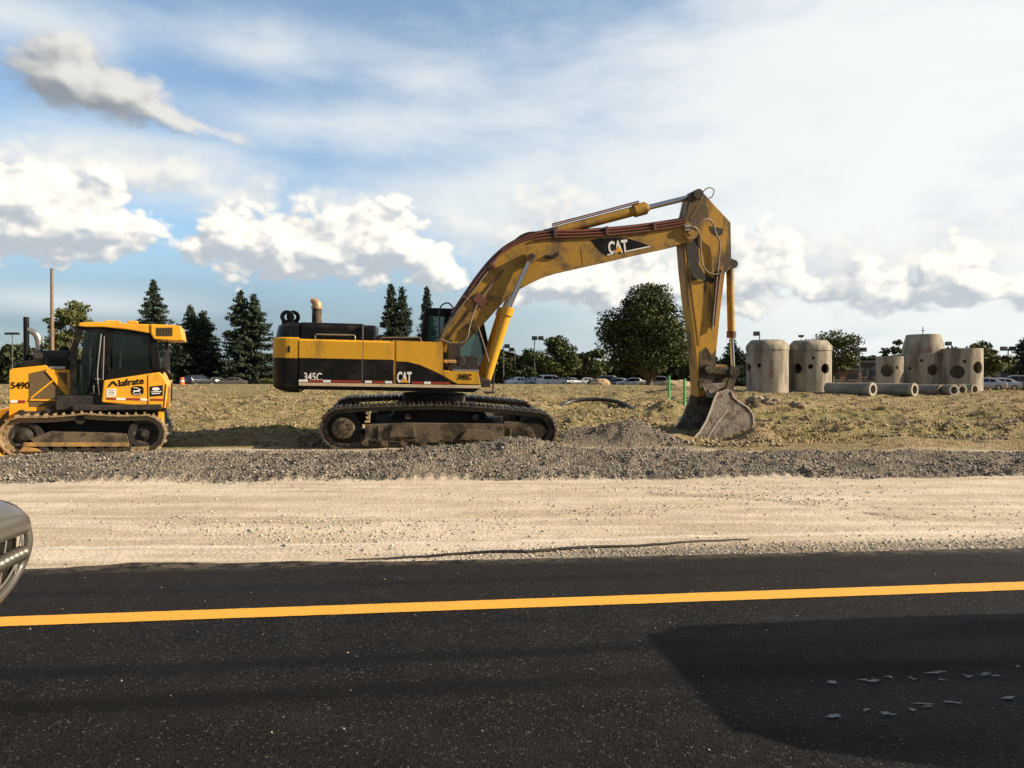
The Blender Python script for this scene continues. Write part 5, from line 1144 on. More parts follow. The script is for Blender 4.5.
def pipe(x0, y, x1, rr_px, D, yaw, label, hx=None):
    """x1 = right edge of the open end, which lies nearest the camera"""
    px_m = D / FPX; r = rr_px * px_m; X1 = (x1 - rr_px * .6 - 512) * px_m
    vd = math.atan2(D, X1); foc = math.sin(abs(yaw) + vd) ; foc = abs(math.sin(math.pi - vd + 0 - abs(yaw)))
    ln = max(1.0, (x1 - x0) * px_m * .92 / max(.45, math.sin(vd + abs(yaw))) * math.sin(vd)) if False else (x1 - x0) * px_m / max(.5, abs(math.cos(yaw) + math.sin(abs(yaw)) * X1 / D) )
    ln = min(ln, 3.6)
    cx_, cy_ = X1 - math.cos(yaw) * ln / 2, D - math.sin(yaw) * ln / 2
    zz = hz(cx_, cy_) + r - .03
    o = empty('concrete_pipe', label, 'concrete pipe', (cx_, cy_, zz), (0, 0, yaw), 'concrete drain pipes lying in the grass')
    mb = MB(); ri = r * .66
    mb.lathe([(r, -ln / 2), (r, ln / 2 - .25), (r * 1.0, ln / 2), (ri, ln / 2), (ri, -ln / 2)], (0, 0, 0), 32, 'x', closed=True)
    mb.build('pipe_barrel', M['concrete2'], o, smooth=True)
    MB().lathe([(r * 1.06, ln / 2 - .18), (r * 1.06, ln / 2 + .012), (ri * 1.05, ln / 2 + .012), (ri * 1.05, ln / 2 - .18)], (0, 0, 0), 32, 'x', closed=True).build('pipe_collar', M['concrete'], o, smooth=True)
    return o
pipe(829, 387, 877, 6.6, 40.5, R(-56), 'long concrete pipe lying alone below the gap between manholes')
pipe(876, 388, 918.5, 6.3, 40.5, R(-56), 'concrete pipe with clean round end, in front of the short ring')
pipe(915, 389, 944.5, 5.3, 41.3, R(-62), 'concrete pipe in front of the tallest manhole, third from the left')
pipe(937, 389.5, 957.5, 5.6, 40.8, R(-76), 'short concrete pipe with its pale rim forward, between two others')
pipe(952, 389.5, 965.5, 5.2, 42.0, R(-78), 'stubby concrete pipe second from right, at the foot of the widest manhole')
pipe(962, 389.5, 978, 5.1, 42.6, R(-70), 'rightmost concrete pipe, its end under the widest manhole')

# ================================================================ SMALL THINGS ON THE FIELD
def on_ground(px, D, dz=0): x = (px - 512) / FPX * D; return Vector((x, D, hz(x, D) + dz))
o = empty('wooden_plank', 'weathered grey plank leaning on a dirt heap right of the bucket', 'plank', on_ground(776, 30))
mb = MB(); a = at(766, 407, 30) - o.location; b_ = at(788, 394, 30) - o.location; mb.tube([a, b_], .07, 4); mb.build('board', M['plank'], o); mb = MB(); mb.tube([at(789, 398, 29.8) - o.location, at(797, 406, 29.6) - o.location], .035, 4); mb.build('batten', M['plank'], o)
for i, (px, lab) in enumerate([(755, 'broken dark clod of earth just left of the plank foot'), (771, 'large lumpy clod of earth at the plank foot'), (797, 'dark clod of earth right of the plank')]):
    p = on_ground(px, 29.3 - i * .3, .08); rs_ = np.random.RandomState(20 + i); me = bpy.data.meshes.new('earth_clod'); bm = bmesh.new(); bmesh.ops.create_icosphere(bm, subdivisions=3, radius=.26)
    for v in bm.verts:
        v.co *= 1 + .35 * float(fbm(np.array([v.co.x * 6 + i * 7]), np.array([v.co.z * 6 + v.co.y * 4]), 3)[0]) * 2; v.co.z *= .75; v.co.x *= 1.3
    bm.to_mesh(me); bm.free(); me.materials.append(M['clod']); ob = bpy.data.objects.new('earth_clod', me); C.objects.link(ob); ob.location = p; tag(ob, lab, 'dirt clod', 'clods of earth by the plank')
for px, y0, y1, D, lab in ((669, 376, 390, 33, 'bright green plastic stake standing left of the other'), (684.5, 379, 395, 31, 'bright green plastic stake nearest the stick and bucket')):
    top = at(px, y0, D); g = on_ground(px, D, -.1)
    mb = MB(); mb.cyl((0, 0, 0), (0, 0, top.z - g.z), .055, .05, 10); mb.cyl((0, 0, top.z - g.z - .02), (0, 0, top.z - g.z + .01), .062, .062, 10); ob = mb.build('green_stake', M['green'], smooth=True); ob.location = g; tag(ob, lab, 'stake', 'green stakes in the field')
# black tube added as the dark arc of a mound shadow on the field
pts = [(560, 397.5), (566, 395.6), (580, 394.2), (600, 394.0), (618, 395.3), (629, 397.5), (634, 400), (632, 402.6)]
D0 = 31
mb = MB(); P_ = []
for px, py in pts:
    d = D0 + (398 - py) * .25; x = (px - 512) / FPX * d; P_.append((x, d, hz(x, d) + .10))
mb.tube(P_, .085, 10, 6); ob = mb.build('shadow_arc', M['hose'], smooth=True); tag(ob, 'thick black arc standing in for a mound shadow on the field', 'hose')
# thin black tube standing in for the pavement lip along the asphalt edge
pts = [(345, 562), (400, 559), (440, 556.5), (480, 554), (520, 553.5), (560, 551), (600, 548.5), (650, 546), (700, 542.5), (750, 540.5)]
P_ = []
for px, py in pts:
    d = CAMZ * FPX / (py - HOR) ; P_.append(Vector(((px - 512) / FPX * d, d, .0)))
P_ = catmull(P_, 8); P_ = [Vector((p.x, p.y + .004 * math.sin(i * .7), max(float(height(np.array([p.x]), np.array([p.y]))[0]) + .014, RZ + .012 if p.y < edgeY(np.array([p.x]))[0] + .05 else 0))) for i, p in enumerate(P_)]
mb = MB(); mb.tube(P_, [.005, .010, .012, .015, .013, .010, .006], 8); ob = mb.build('pavement_lip', M['hose'], smooth=True); tag(ob, 'thin black pavement lip along the pale gravel beside the asphalt', 'pavement lip')
# traffic barrel
g = on_ground(182, 74); ob0 = empty('traffic_barrel', 'small orange traffic barrel far behind the bulldozer', 'traffic barrel', g)
MB().lathe([(0, 0), (.30, 0), (.30, .06), (.22, .07), (.18, .70), (0, .70)], (0, 0, 0), 16).build('barrel_body', M['orange'], ob0, smooth=True)
MB().lathe([(.208, .28), (.200, .42)], (0, 0, 0), 16).build('white_band', M['white'], ob0)
# loose dirt heaps between the cars
for i, (px, D, w_, h_, lab) in enumerate([(600, 80, 1.1, .75, 'tan dirt heap in front of the distant cars, left one'), (676, 78, 1.8, .75, 'wide tan dirt heap behind the green stakes')]):
    p = on_ground(px, D, -.15); bm = bmesh.new(); bmesh.ops.create_icosphere(bm, subdivisions=4, radius=1)
    for v in bm.verts: 
        n_ = float(fbm(np.array([v.co.x * 2 + i * 9]), np.array([v.co.y * 2 + v.co.z * 1.7]), 4)[0]); v.co *= (1 + .3 * n_); v.co.x *= w_; v.co.y *= w_ * .8; v.co.z *= h_
    me = bpy.data.meshes.new('dirt_heap'); bm.to_mesh(me); bm.free(); me.materials.append(mat('heap_dirt%d' % i, (.36, .27, .16), .9, col2=(.2, .14, .08), scale=2, amt=.7, bump=.6)); ob = bpy.data.objects.new('dirt_heap', me); C.objects.link(ob); ob.location = p; tag(ob, lab, 'dirt heap', 'dirt heaps at the field edge')

# ================================================================ LAMP POSTS AND POLES
def lamp(px, ytop, D, heads, label, arm=0.0, thin=.09):
    g = Vector(((px - 512) / FPX * D, D, .2)); top = at(px, ytop, D).z - g.z
    o = empty('street_lamp', label, 'street lamp', g, group='street lamps around the distant parking lot')
    mb = MB(); mb.cyl((0, 0, 0), (0, 0, top), thin * 1.15, thin * .8, 10); mb.cyl((0, 0, -.3), (0, 0, .5), .25, .25, 12); 
    if heads: mb.cyl((min(heads) * .7 if min(heads) < 0 else 0, 0, top - .08), (max(heads) * .7 if max(heads) > 0 else 0, 0, top - .08), .05)
    mb.build('pole', M['greypole'], o)
    for h_ in heads:
        mb = MB(); mb.box((h_, 0, top - .02), (.85, .5, .62) if thin > .08 else (.7, .5, .35)); mb.build('lamp_head', M['lamp'], o, bevel=.05)
lamp(12.5, 333.5, 120, [-.75, .0, .75], 'tall lamp post with three heads, left edge beyond the exhaust stack', thin=.07)
lamp(503.5, 346, 118, [.55], 'single-headed lamp post just right of the excavator cab')
lamp(515, 349.5, 122, [-.55], 'shorter lamp post facing left, second right of the excavator cab')
lamp(534.5, 338, 120, [0.0, 1.0], 'twin-headed lamp post rising over the rounded trees right of the cab')
lamp(759.5, 333.5, 110, [-.45], 'lamp head peeking over the manhole nearest the bucket')
lamp(801, 336, 115, [.0], 'slim lamp post peeking over the second manhole', thin=.05)
lamp(859.5, 349.5, 112, [-.55, .55], 'twin-headed lamp post in the gap between manhole groups')
lamp(943.5, 343.5, 118, [-.75, .75], 'twin lamp heads just right of the tallest manhole')
lamp(1008, 348.5, 112, [-.65, .65], 'twin-headed lamp post near the right edge above the parked cars')
g = on_ground(52.3, 62); ob = empty('utility_pole', 'bare tall wooden pole rising behind the bulldozer hood', 'utility pole', g)
top = at(52.3, 269.5, 62).z - g.z
mb = MB(); mb.cyl((0, 0, -.4), (0, 0, top), .17, .11, 12); mb.build('shaft', M['wood'], ob, smooth=True)
mb = MB(); mb.cyl((0, 0, top), (0, 0, top + .06), .13, .10, 12); mb.build('cap', M['lamp'], ob)

# ================================================================ BUILDINGS far behind
def building(px0, px1, ytop, D, dep, m, label, rm='roofm', win=4):
    x0 = (px0 - 512) / FPX * D; x1 = (px1 - 512) / FPX * D; zt = at(0, ytop, D).z; o = empty('low_building', label, 'building', ((x0 + x1) / 2, D + dep / 2, .2)); w_ = x1 - x0; h_ = zt - .2
    mb = MB(); mb.box((0, 0, h_ / 2 - .2), (w_, dep, h_)); mb.build('wall', M[m], o)
    mb = MB(); mb.box((0, 0, h_ - .05), (w_ + .6, dep + .6, .5)); mb.build('roof', M[rm], o)
    for k in range(win):
        mb = MB(); xx = -w_ / 2 + w_ * (k + .5) / win; mb.box((xx, -dep / 2 - .02, h_ * .5), (w_ / win * .55, .08, h_ * .35)); f = mb.build('window', M['carglass'], o)
        mb = MB(); mb.box((xx, -dep / 2 - .05, h_ * .5 - h_ * .19), (w_ / win * .6, .14, .12)); mb.build('sill', M['concrete'], f)
building(734, 862, 369, 150, 12, 'brick', 'low brown brick building seen between the manholes', win=7)
building(981, 1090, 364.5, 155, 14, 'darkwall', 'long dark flat-roofed building at the right edge behind cars', win=6)
building(-60, 14, 360, 150, 12, 'darkwall', 'dark low building at the left edge beyond the bulldozer', win=4)
building(857, 880, 361.5, 160, 12, 'darkwall', 'small dark flat-roofed building left of the short concrete ring', win=2)

# ================================================================ TREES
def quads(Pc, size, rs_, flat=None, asp=.7):
    n = len(Pc); a = rs_.normal(size=(n, 3)); a /= np.linalg.norm(a, axis=1)[:, None]
    b = rs_.normal(size=(n, 3)); 
    if flat is not None: b[:, 2] *= flat
    b = b - a * (a * b).sum(1)[:, None]; b /= np.linalg.norm(b, axis=1)[:, None]
    s = (size * (.6 + .8 * rs_.rand(n)))[:, None] if np.isscalar(size) else (size * (.6 + .8 * rs_.rand(n)))[:, None]
    V = np.stack([Pc - a * s * .5, Pc + b * s * asp * .5, Pc + a * s * .5, Pc - b * s * asp * .5], 1).reshape(-1, 3)
    return V, np.arange(len(V)).reshape(-1, 4)
def conifer(px, ytop, D, wpx, label, seed, spires=1, lean=0, zb=.2):
    rs_ = np.random.RandomState(seed); X = (px - 512) / FPX * D; H_ = at(0, ytop, D).z - zb; Rm = wpx / 2 / FPX * D * 1.62
    o = empty('conifer_tree', label, 'tree', (X, D, zb), group='dark spruces behind the machines')
    tops = [(0, H_)] if spires == 1 else [(-.16 * Rm - .5, H_), (.5, H_ * .955)]
    pts = []; trunks = MB(); trunks.tube([(0, 0, -.3), (.05, .05, H_ * .5), (tops[0][0], 0, H_)], [.32, .18, .03], 8)
    for (tx, th) in tops:
        z = .9
        while z < th - .15:
            f = 1 - z / th; rad = Rm * (f ** .80) * (1 if spires == 1 else .92) ; k = max(4, int(7 + f * 5))
            for j in range(k):
                ang = rs_.rand() * 6.283; rl = rad * (.55 + .65 * rs_.rand()); z0 = z + rs_.uniform(-.25, .25)
                m_ = max(3, int(rl * 9))
                t = np.linspace(.12, 1, m_); 
                bx = np.cos(ang) * rl * t; by = np.sin(ang) * rl * t; bz = z0 - .42 * rl * t + .30 * rl * t ** 2.2
                sp = .20 + .28 * (1 - t)
                for rep in range(4): pts.append(np.stack([bx + tx * min(1, z / th * 1.3) + rs_.normal(size=m_) * sp * .55, by + rs_.normal(size=m_) * sp * .55, bz + rs_.normal(size=m_) * .12 - .1 * rs_.rand(m_)], -1))
            z += .34 + .42 * f
        zz = np.linspace(th * .8, th, 40); pts.append(np.stack([tx + rs_.normal(size=40) * .10 * (th - zz + .2), rs_.normal(size=40) * .1 * (th - zz + .2), zz], -1))
    Pc = np.concatenate(pts); V_, F_ = quads(Pc, .40, rs_, asp=.45)
    trunks.build('trunk', M['bark'], o); npmesh('crown', V_, F_, M['needle'], o)
    return o
conifer(154, 280.5, 128, 44, 'tall dark spruce with pointed top directly behind the bulldozer cab', 1)
conifer(200, 306.5, 124, 50, 'shorter double-topped spruce between bulldozer and excavator, left of the taller one', 2, spires=2)
conifer(251, 290.5, 122, 54, 'broad spruce with ragged drooping boughs beside the excavator counterweight', 3, spires=2)
conifer(399, 283.5, 126, 38, 'narrow twin-spired spruce rising behind the excavator hood', 4, spires=2)
conifer(427, 286, 130, 24, 'slender spruce showing beside the excavator cab', 5)
conifer(176, 330, 140, 34, 'low dark spruce squeezed between two taller ones near the bulldozer', 6)
conifer(733, 338, 110, 40, 'dark spruce between the excavator stick and the first manhole', 7)
conifer(1024, 338, 112, 34, 'dark spruce cut by the right edge above parked cars', 8)
def broad(px, ytop, D, wpx, label, seed, ybot=372, lobes=26, leaf=.42, dens=1.0, m='leaf', zb=.2, airy=.0, hpow=1):
    rs_ = np.random.RandomState(seed); k = D / FPX; X = (px - 512) * k; H_ = at(0, ytop, D).z - zb; Rw = wpx / 2 * k; zlow = at(0, ybot, D).z - zb
    o = empty('deciduous_tree', label, 'tree', (X, D, zb), group='leafy trees around the parking lot')
    zc = (H_ + zlow) / 2; Rz = (H_ - zlow) / 2
    mb = MB(); mb.tube([(0, 0, -.3), (.05, 0, zlow + .3), (.1, .05, zc)], [Rw * .07 + .1, Rw * .05 + .08, .08], 8)
    P_ = []
    for i in range(lobes):
        while True:
            v = rs_.uniform(-1, 1, 3)
            if v @ v < 1.15 and v @ v > .12: break
        c0 = np.array([v[0] * Rw * .80, v[1] * Rw * .75, zc + v[2] * Rz * .84]); 
        c0[0] *= (1 - .28 * max(0, v[2]))
        r_ = Rw * rs_.uniform(.09, .27); n = int(260 * dens * (r_ / leaf / 3.0) ** 2 + 30)
        d_ = rs_.normal(size=(n, 3)); d_ /= np.linalg.norm(d_, axis=1)[:, None]
        rr = r_ * (.45 + .85 * rs_.rand(n) ** .9)
        P_.append(c0 + d_ * rr[:, None] * np.array([1.1, 1.1, .75]))
        mb.tube([(0.05, 0, zlow * .6 + .3), tuple((np.array([0, 0, zlow]) + c0) / 2 + rs_.normal(size=3) * .2), tuple(c0)], [Rw * .025 + .03, .05, .02], 5)
    V_, F_ = quads(np.concatenate(P_), leaf, rs_, asp=.75)
    mb.build('trunk', M['bark'], o); npmesh('crown', V_, F_, M[m], o); return o
broad(68, 297.5, 95, 58, 'leafy tree with sunlit right side behind the bulldozer hood and wooden pole', 21, 372, 50, .33, .8, 'leaf2')
broad(101, 318, 102, 34, 'smaller leafy tree just above the bulldozer cab roof', 31, 372, 22, .42, .9, 'leaf2')
broad(649, 282.5, 108, 100, 'largest leafy tree, big dark spreading crown left of the excavator stick', 41, 380, 120, .34, .62)
broad(551, 337.5, 125, 62, 'rounded bushy tree under the twin lamp heads right of the excavator cab', 23, 381, 46, .40, 1.0)
broad(503, 357, 122, 36, 'small rounded bush tree closest to the excavator cab', 24, 381, 26, .46)
broad(592, 348, 140, 40, 'dark tree between the rounded bushy tree and the largest tree', 25, 381, 30, .55)
broad(528, 366, 118, 26, 'low shrub tree between the two rounded trees', 26, 382, 14, .45)
broad(832, 329.5, 118, 62, 'flat-topped airy tree rising behind the second manhole', 27, 374, 40, .36, .55, 'leaf2')
broad(898, 337, 120, 36, 'dark tree just visible behind the short ring and tallest manhole', 28, 374, 22, .5)
broad(975, 342.5, 105, 62, 'round green tree behind the rightmost wide manhole', 29, 380, 46, .44, 1.0, 'leaf2')
broad(700, 352, 128, 60, 'dark tree low behind the excavator stick', 30, 382, 30, .5)
# treeline that reads as one mass
rs_ = np.random.RandomState(77); P_ = []
for (px0, px1, yt, D) in ((485, 760, 358, 168), (-160, 24, 349, 150), (155, 450, 368, 170), (840, 1000, 361, 175), (985, 1200, 362, 176), (760, 850, 362, 176), (-900, -150, 345, 180), (1150, 2300, 345, 190)):
    n = int((px1 - px0) * 46); px = rs_.uniform(px0, px1, n); h = at(0, yt, D).z + 1.4 * fbm(px * .05, px * 0, 3) * 2
    z = h * rs_.rand(n) ** .6; x = (px - 512) / FPX * D; P_.append(np.stack([x, D + rs_.uniform(-4, 4, n), z], -1))
V_, F_ = quads(np.concatenate(P_), 1.15, rs_, asp=.8)
tag(npmesh('tree_line', V_, F_, M['far']), 'dark far-off belt of trees along the horizon', 'trees', None, 'stuff')
# shrubs near lot at the feet of the spruces
for px, D, s_, lab in ((150, 118, 2.6, 'low rounded shrub below the tall spruce behind the bulldozer'), (385, 118, 1.4, 'low shrub behind the excavator hood'), (268, 112, 1.2, 'small shrub at the foot of the broad spruce')):
    rs_ = np.random.RandomState(int(px)); n = 900; d_ = rs_.normal(size=(n, 3)); d_ /= np.linalg.norm(d_, axis=1)[:, None]; P_ = d_ * (s_ * rs_.rand(n)[:, None] ** .4) * np.array([1.5, 1, .55]) + np.array([0, 0, s_ * .5])
    V_, F_ = quads(P_, .35, rs_); ob = npmesh('shrub', V_, F_, M['leaf2']); ob.location = ((px - 512) / FPX * D, D, .3); tag(ob, lab, 'shrub')

# ================================================================ CARS
def carmat(name, col, metal=.0, rough=.3):
    return mat('paint_' + name, col, rough, metal, col2=tuple(c * .75 for c in col), scale=1.5, amt=.3, coat=.6, fine=.1)
PAINT = {'white': carmat('white', (.70, .70, .70)), 'silver': carmat('silver', (.42, .43, .45), .6), 'black': carmat('black', (.018, .018, .02)), 'grey': carmat('grey', (.13, .135, .14), .4), 'red': carmat('red', (.35, .03, .025)), 'blue': carmat('blue', (.05, .09, .18), .3), 'tan': carmat('tan', (.075, .067, .056), .15, .45)}
M['headlight'] = mat('headlamp_lens', (.6, .6, .6), .12, .3); M['taillight'] = mat('tail_lamp', (.35, .01, .01), .2)
def car(name, label, cat, paint, loc, yaw, kind='sedan', detail=1, group=None, front_z=None):
    """nose points along local +x, ground at z=0, centre of car at origin"""
    o = empty(name, label, cat, loc, (0, 0, yaw), group)
    suv = kind == 'suv'
    Lh = 2.3; w = .90 if not suv else .95; belt = .92 if not suv else 1.08; rh = 1.44 if not suv else 1.76
    st = [ # x, half width, z bottom, belt z, roof z, roof half width
        (-Lh, w * .80, .42, belt * .86, belt * .90, w * .72), (-Lh + .10, w * .93, .30, belt * .96, belt * 1.02 if not suv else rh * .70, w * .80),
        (-Lh + (.55 if not suv else .22), w, .24, belt, belt * 1.10 if not suv else rh * .90, w * .80), (-1.15 if not suv else -1.75, w, .22, belt, rh * .95 if not suv else rh * .985, w * .74),
        (-.5, w, .22, belt, rh, w * .74), (.15, w, .22, belt, rh * .985, w * .73), (.55, w, .22, belt * .99, rh * .90, w * .74), (1.15, w, .22, belt * .97, belt * 1.07, w * .80),
        (1.75, w * .985, .24, belt * .93, belt * 1.0, w * .76), (Lh - .12, w * .93, .30, belt * .83, belt * .88, w * .70), (Lh, w * .78, .42, belt * .72, belt * .76, w * .66)]
    rings = []
    for x, hw, zb, zk, zr, rw in st:
        h_ = [(-hw * .94, zb), (-hw, zb + (zk - zb) * .35), (-hw, zb + (zk - zb) * .75), (-hw * .975, zk), (-(rw + (hw - rw) * .12), zk + (zr - zk) * .86), (-rw * .9, zr - .012), (-rw * .5, zr + .012), (0, zr + .02)]
        rings.append([(x, y, z) for y, z in h_] + [(x, -y, z) for y, z in h_[-2::-1]])
    mb = MB(); mb.loft(rings); body = mb.build('body', paint, o, smooth=True)
    # side glass (a band lying just proud of the tumblehome) and screens
    def lerp(i, fr, ft):  # point on station i between belt and roof
        x, hw, zb, zk, zr, rw = st[i]; a = Vector((x, -hw * .975, zk)); b = Vector((x, -(rw + (hw - rw) * .12), zk + (zr - zk) * .86)); return a.lerp(b, fr)
    i0, i1 = (3, 6) if not suv else (2, 6)
    for sgn in (1, -1):
        for (ia, ib) in ([(i0, 4), (4, i1)] if True else []):
            ks = list(range(ia, ib + 1)); n_ = len(ks); lo_, hi_ = [], []
            for q_, k in enumerate(ks):
                a = lerp(k, .10, 0); b = lerp(k, .90, 0); dx = .05 if q_ == 0 else (-.05 if q_ == n_ - 1 else 0)
                for p, L_ in ((a, lo_), (b, hi_)): L_.append((p.x + dx, sgn * (p.y - .006), p.z))
            if ib == i1: lo_.append((st[i1][0] + .42, sgn * (lerp(i1, .12, 0).y - .004), lerp(i1, .06, 0).z))
            mb = MB(); mb.add(lo_ + hi_[::-1], [list(range(len(lo_ + hi_)))]); mb.build('window', M['carglass'], o)
    x6, x7 = st[6], st[7]
    mb = MB(); y6 = x6[5] * .80; y7 = x7[5] * .92
    mb.add([(x6[0] + .03, -y6, x6[4] + .012), (x6[0] + .03, y6, x6[4] + .012), (x7[0] - .04, y7, x7[4] + .030), (x7[0] - .04, -y7, x7[4] + .030)], [(0, 1, 2, 3)]); mb.build('windscreen', M['carglass'], o)
    a_, b_ = (st[2], st[3]) if not suv else (st[1], st[2])
    mb = MB(); mb.add([(a_[0] - (.0), -a_[5] * .85, a_[4] + .03), (a_[0], a_[5] * .85, a_[4] + .03), (b_[0] - .03, b_[5] * .85, b_[4] + .028), (b_[0] - .03, -b_[5] * .85, b_[4] + .028)], [(0, 1, 2, 3)]); mb.build('rear_window', M['carglass'], o)
    for x in (-1.38, 1.40):
        for sy in (-1, 1):
            mb = MB(); y_ = sy * (w - .10)
            mb.lathe([(.20, .11 * sy), (.31, .11 * sy), (.335, .08 * sy), (.335, -.08 * sy), (.2, -.08 * sy)], (x, y_, .33), 24, 'y', closed=True)
            wh = mb.build('wheel', M['rubber'], o, smooth=True)
            mb = MB(); mb.lathe([(0, .09 * sy), (.06, .10 * sy), (.19, .07 * sy), (.205, .105 * sy)], (x, y_ , .33), 20, 'y'); mb.build('rim', M['silver'], wh, smooth=True)
    for sy in (-1, 1):
        mb = MB(); mb.box((Lh - .10, sy * w * .66, belt * .70), (.14, .30, .13), rot=(0, 0, -sy * .35)); mb.build('headlight', M['headlight'], o, bevel=.02)
        mb = MB(); mb.box((-Lh + .08, sy * w * .74, belt * .82), (.12, .20, .16), rot=(0, 0, sy * .3)); mb.build('taillight', M['taillight'], o, bevel=.02)
    return o
CARS = [(520, 92, 35, 'white', 'sedan', 'white car leftmost of the row by the small bush tree'), (536, 93, 40, 'silver', 'sedan', 'silver car second from left in the row below the rounded trees'),
        (552, 90, 30, 'white', 'suv', 'white tall car under the rounded bushy tree'), (571, 94, 40, 'grey', 'sedan', 'grey car between white ones below the rounded trees'),
        (588, 98, 25, 'silver', 'sedan', 'silver car just left of the tan dirt heap'), (603, 95, 150, 'black', 'suv', 'black tall car beside the left dirt heap'),
        (616, 92, 160, 'grey', 'sedan', 'dark grey car left of the long white one'), (632, 88, 172, 'white', 'sedan', 'long white car showing its side, left of the green stakes'),
        (652, 90, 168, 'silver', 'suv', 'silver tall car behind the green stakes'),
        (200, 92, 60, 'black', 'suv', 'black tall car at the foot of the double-topped spruce'), (217, 95, 50, 'grey', 'sedan', 'grey car left of the tan one near the broad spruce'), (231, 90, 200, 'tan', 'sedan', 'tan car beside the broad spruce'),
        (249, 97, 170, 'black', 'sedan', 'black car right beside the excavator counterweight'),
        (984, 78, 150, 'silver', 'sedan', 'small silver car nearest the widest manhole'), (998, 78, 165, 'silver', 'sedan', 'silver car in the middle of the right-hand row'),
        (1013, 78, 155, 'grey', 'suv', 'grey tall car near the right edge'), (1010, 82, 160, 'grey', 'sedan', 'grey car behind the right-hand row')]
for px, D, yaw, pt, kd, lab in CARS:
    x = (px - 512) / FPX * D; z = hz(x, D)
    D2 = D + 22 if D > 86 else D + 10; x = (px - 512) / FPX * D2
    car('parked_car', lab, 'car', PAINT[pt], (x, D2, hz(x, D2)), R(yaw), kd, group='cars parked in the distant lot')
# vehicle just out of frame on the right, whose shadow falls on the asphalt
car('delivery_car', 'dark sport utility vehicle standing on the asphalt beyond the right edge', 'car', PAINT['black'], (6.25, 3.80, RZ), R(7), 'suv')

M['barm'] = mat('dull_chrome', (.10, .09, .078), .4, .4)
# ---- vehicle nosing in at the left edge
nx0, nd0 = -2.575, 3.30; YAWN = R(7)
NC = empty('passenger_car', 'dusty tan-grey vehicle front with ribbed chrome grille, entering at the left edge', 'car', (nx0, nd0, RZ), (0, 0, YAWN))
W2 = .93
def nose_ring(x, hw, zb, zt, rz=.10, crown=.04):
    rz = min(rz, (zt - zb) * .6); q_ = zb + min(.12, (zt - zb) * .25)
    n = [(-hw + .03, zb), (-hw, q_), (-hw, zt - rz), (-hw + .012, zt - rz * .55), (-hw + .07, zt - rz * .1), (-hw * .8, zt + crown * .3), (-hw * .4, zt + crown * .85), (0, zt + crown)]
    return [(x, y, z) for y, z in n] + [(x, -y, z) for y, z in n[-2::-1]]
# upper shell = hood + fenders, ends in a thick lip
rings = [nose_ring(-2.3, W2, .62, 1.04), nose_ring(-1.4, W2, .62, 1.01), nose_ring(-.8, W2, .60, .985), nose_ring(-.40, W2 * .995, .60, .95), nose_ring(-.18, W2 * .99, .62, .915), nose_ring(-.12, W2 * .985, .66, .900, .13), nose_ring(-.06, W2 * .980, .67, .885, .13), nose_ring(-.015, W2 * .970, .68, .865, .12), nose_ring(.01, W2 * .962, .69, .845, .11, .03), nose_ring(.032, W2 * .948, .70, .82, .09, .02), nose_ring(.048, W2 * .92, .71, .79, .06, .01), nose_ring(.054, W2 * .86, .73, .765, .02, .005)]
mb = MB(); mb.loft(rings); mb.build('hood', PAINT['tan'], NC, smooth=True, bevel=.0)
mb = MB(); mb.loft([nose_ring(-2.3, W2, .22, .70), nose_ring(-.9, W2, .24, .70), nose_ring(-.35, W2 * .98, .26, .70), nose_ring(-.14, W2 * .93, .30, .70)]); mb.build('body', M['black'], NC, smooth=True)
# grille surround: tube following the rounded corner
gp = [(.0, -.99 * W2 * .93, .70)]
def surround(s): return [(.015, s * .860, .73), (.025, s * .862, .66), (.018, s * .850, .585), (.0, s * .83, .52), (-.01, s * .74, .445), (-.015, s * .60, .395), (-.015, s * .4, .372), (-.012, 0, .36)]
pts = surround(1) + surround(-1)[-2::-1]
mb = MB(); mb.tube(pts, .028, 10, 5); mb.build('grille_surround', PAINT['tan'], NC, smooth=True)
mb = MB(); mb.tube([(p[0] + .005, p[1] * .93, .72 + (p[2] - .72) * .90) for p in pts], .007, 8, 5)
for k in range(11): y_ = -.80 + k * .16; mb.tube([(.03, y_ - .0, .72), (.0, y_ * .96, .40 + .14 * abs(y_) ** 3)], .006, 6)
mb.build('grille_wire', M['silver'], NC, smooth=True)
mb = MB(); 
n_ = 34
prof = []
mb.tube([(.035, -.80 + 1.60 * i / (n_ * 4), .585 + .02 * math.cos(i / (n_ * 4) * 6.28)) for i in range(n_ * 4 + 1)], [.026 + .016 * abs(math.sin(math.pi * i / 4)) for i in range(n_ * 4 + 1)], 12); mb.build('grille_bar', M['barm'], NC, smooth=True)
mb = MB(); bk_ = [(p[1] * .975, p[2]) for p in pts]; mb.prism(bk_, -.10, -.02, 'x'); mb.build('grille_backing', M['black'], NC)
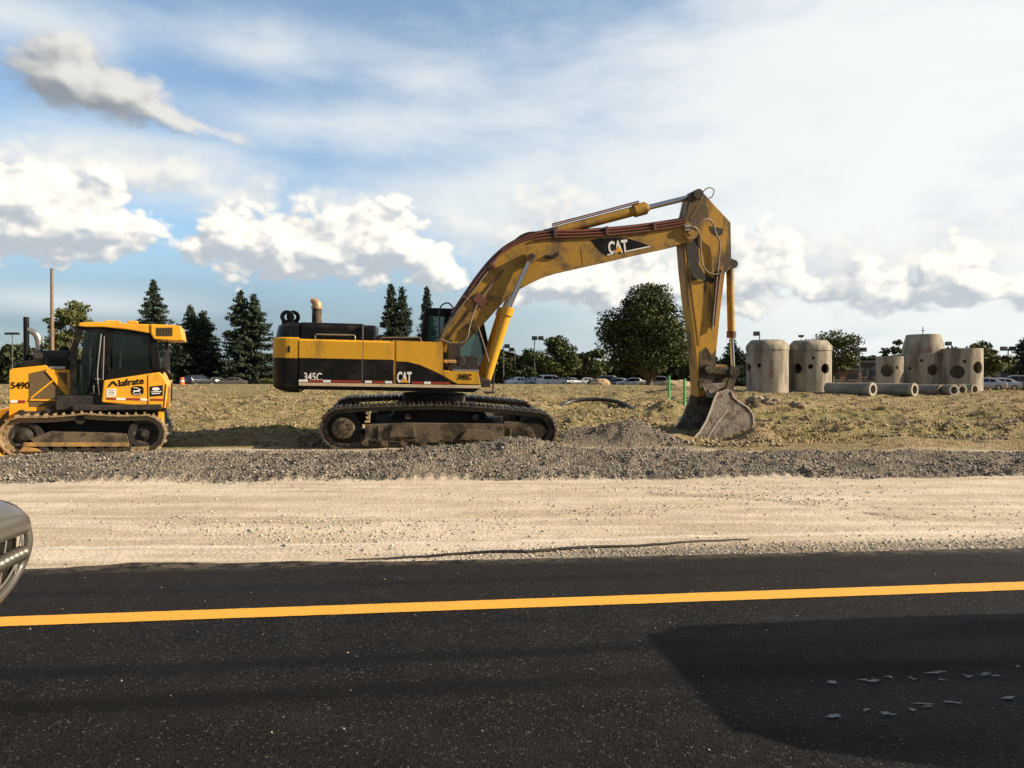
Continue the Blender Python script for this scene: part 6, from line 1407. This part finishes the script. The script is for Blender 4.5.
for sx in (-1.05,):
    for sy in (-1, 1):
        mb = MB(); mb.lathe([(.2, .11), (.34, .11), (.36, .08), (.36, -.08), (.2, -.08)], (sx, sy * .80, .36), 24, 'y', closed=True); wh = mb.build('wheel', M['rubber'], NC, smooth=True); MB().lathe([(0, .1 * sy), (.2, .08 * sy)], (sx, sy * .8, .36), 20, 'y').build('rim', M['silver'], wh)
for sy in (-1, 1):
    mb = MB(); mb.lathe([(.2, .11), (.34, .11), (.36, .08), (.36, -.08), (.2, -.08)], (-3.9, sy * .80, .36), 24, 'y', closed=True); wh = mb.build('wheel', M['rubber'], NC, smooth=True)
# cabin and tail of the same vehicle
def cab_ring(x, zr, rw): 
    h_ = [(-W2 + .02, .24), (-W2, .6), (-W2, .95), (-W2 * .97, 1.03), (-(rw + .03), zr - .08), (-rw * .85, zr), (0, zr + .03)]
    return [(x, y, z) for y, z in h_] + [(x, -y, z) for y, z in h_[-2::-1]]
mb = MB(); mb.loft([cab_ring(-4.9, 1.15, .80), cab_ring(-4.6, 1.55, .70), cab_ring(-3.9, 1.66, .68), cab_ring(-2.7, 1.64, .68), cab_ring(-2.05, 1.10, .80), cab_ring(-1.95, 1.02, .86)]); mb.build('cabin', PAINT['tan'], NC, smooth=True)
for sy in (-1, 1):
    for xa, xb2 in ((-4.4, -3.6), (-3.5, -2.6)):
        mb = MB(); mb.add([(xa, sy * (W2 * .97 + .003), 1.06), (xb2 + (.28 if xb2 > -3 else 0), sy * (W2 * .97 + .003), 1.06), (xb2, sy * .738, 1.53), (xa + .1, sy * .738, 1.53)], [(0, 1, 2, 3)]); mb.build('window', M['carglass'], NC)
    mb = MB(); mb.box((-2.3, sy * (W2 + .10), 1.08), (.10, .2, .16)); mb.build('wing_mirror', PAINT['tan'], NC, bevel=.03)
mb = MB(); mb.add([(-2.08, -.74, 1.14), (-2.08, .74, 1.14), (-2.66, .6, 1.64), (-2.66, -.6, 1.64)], [(0, 1, 2, 3)]); mb.build('windscreen', M['carglass'], NC)
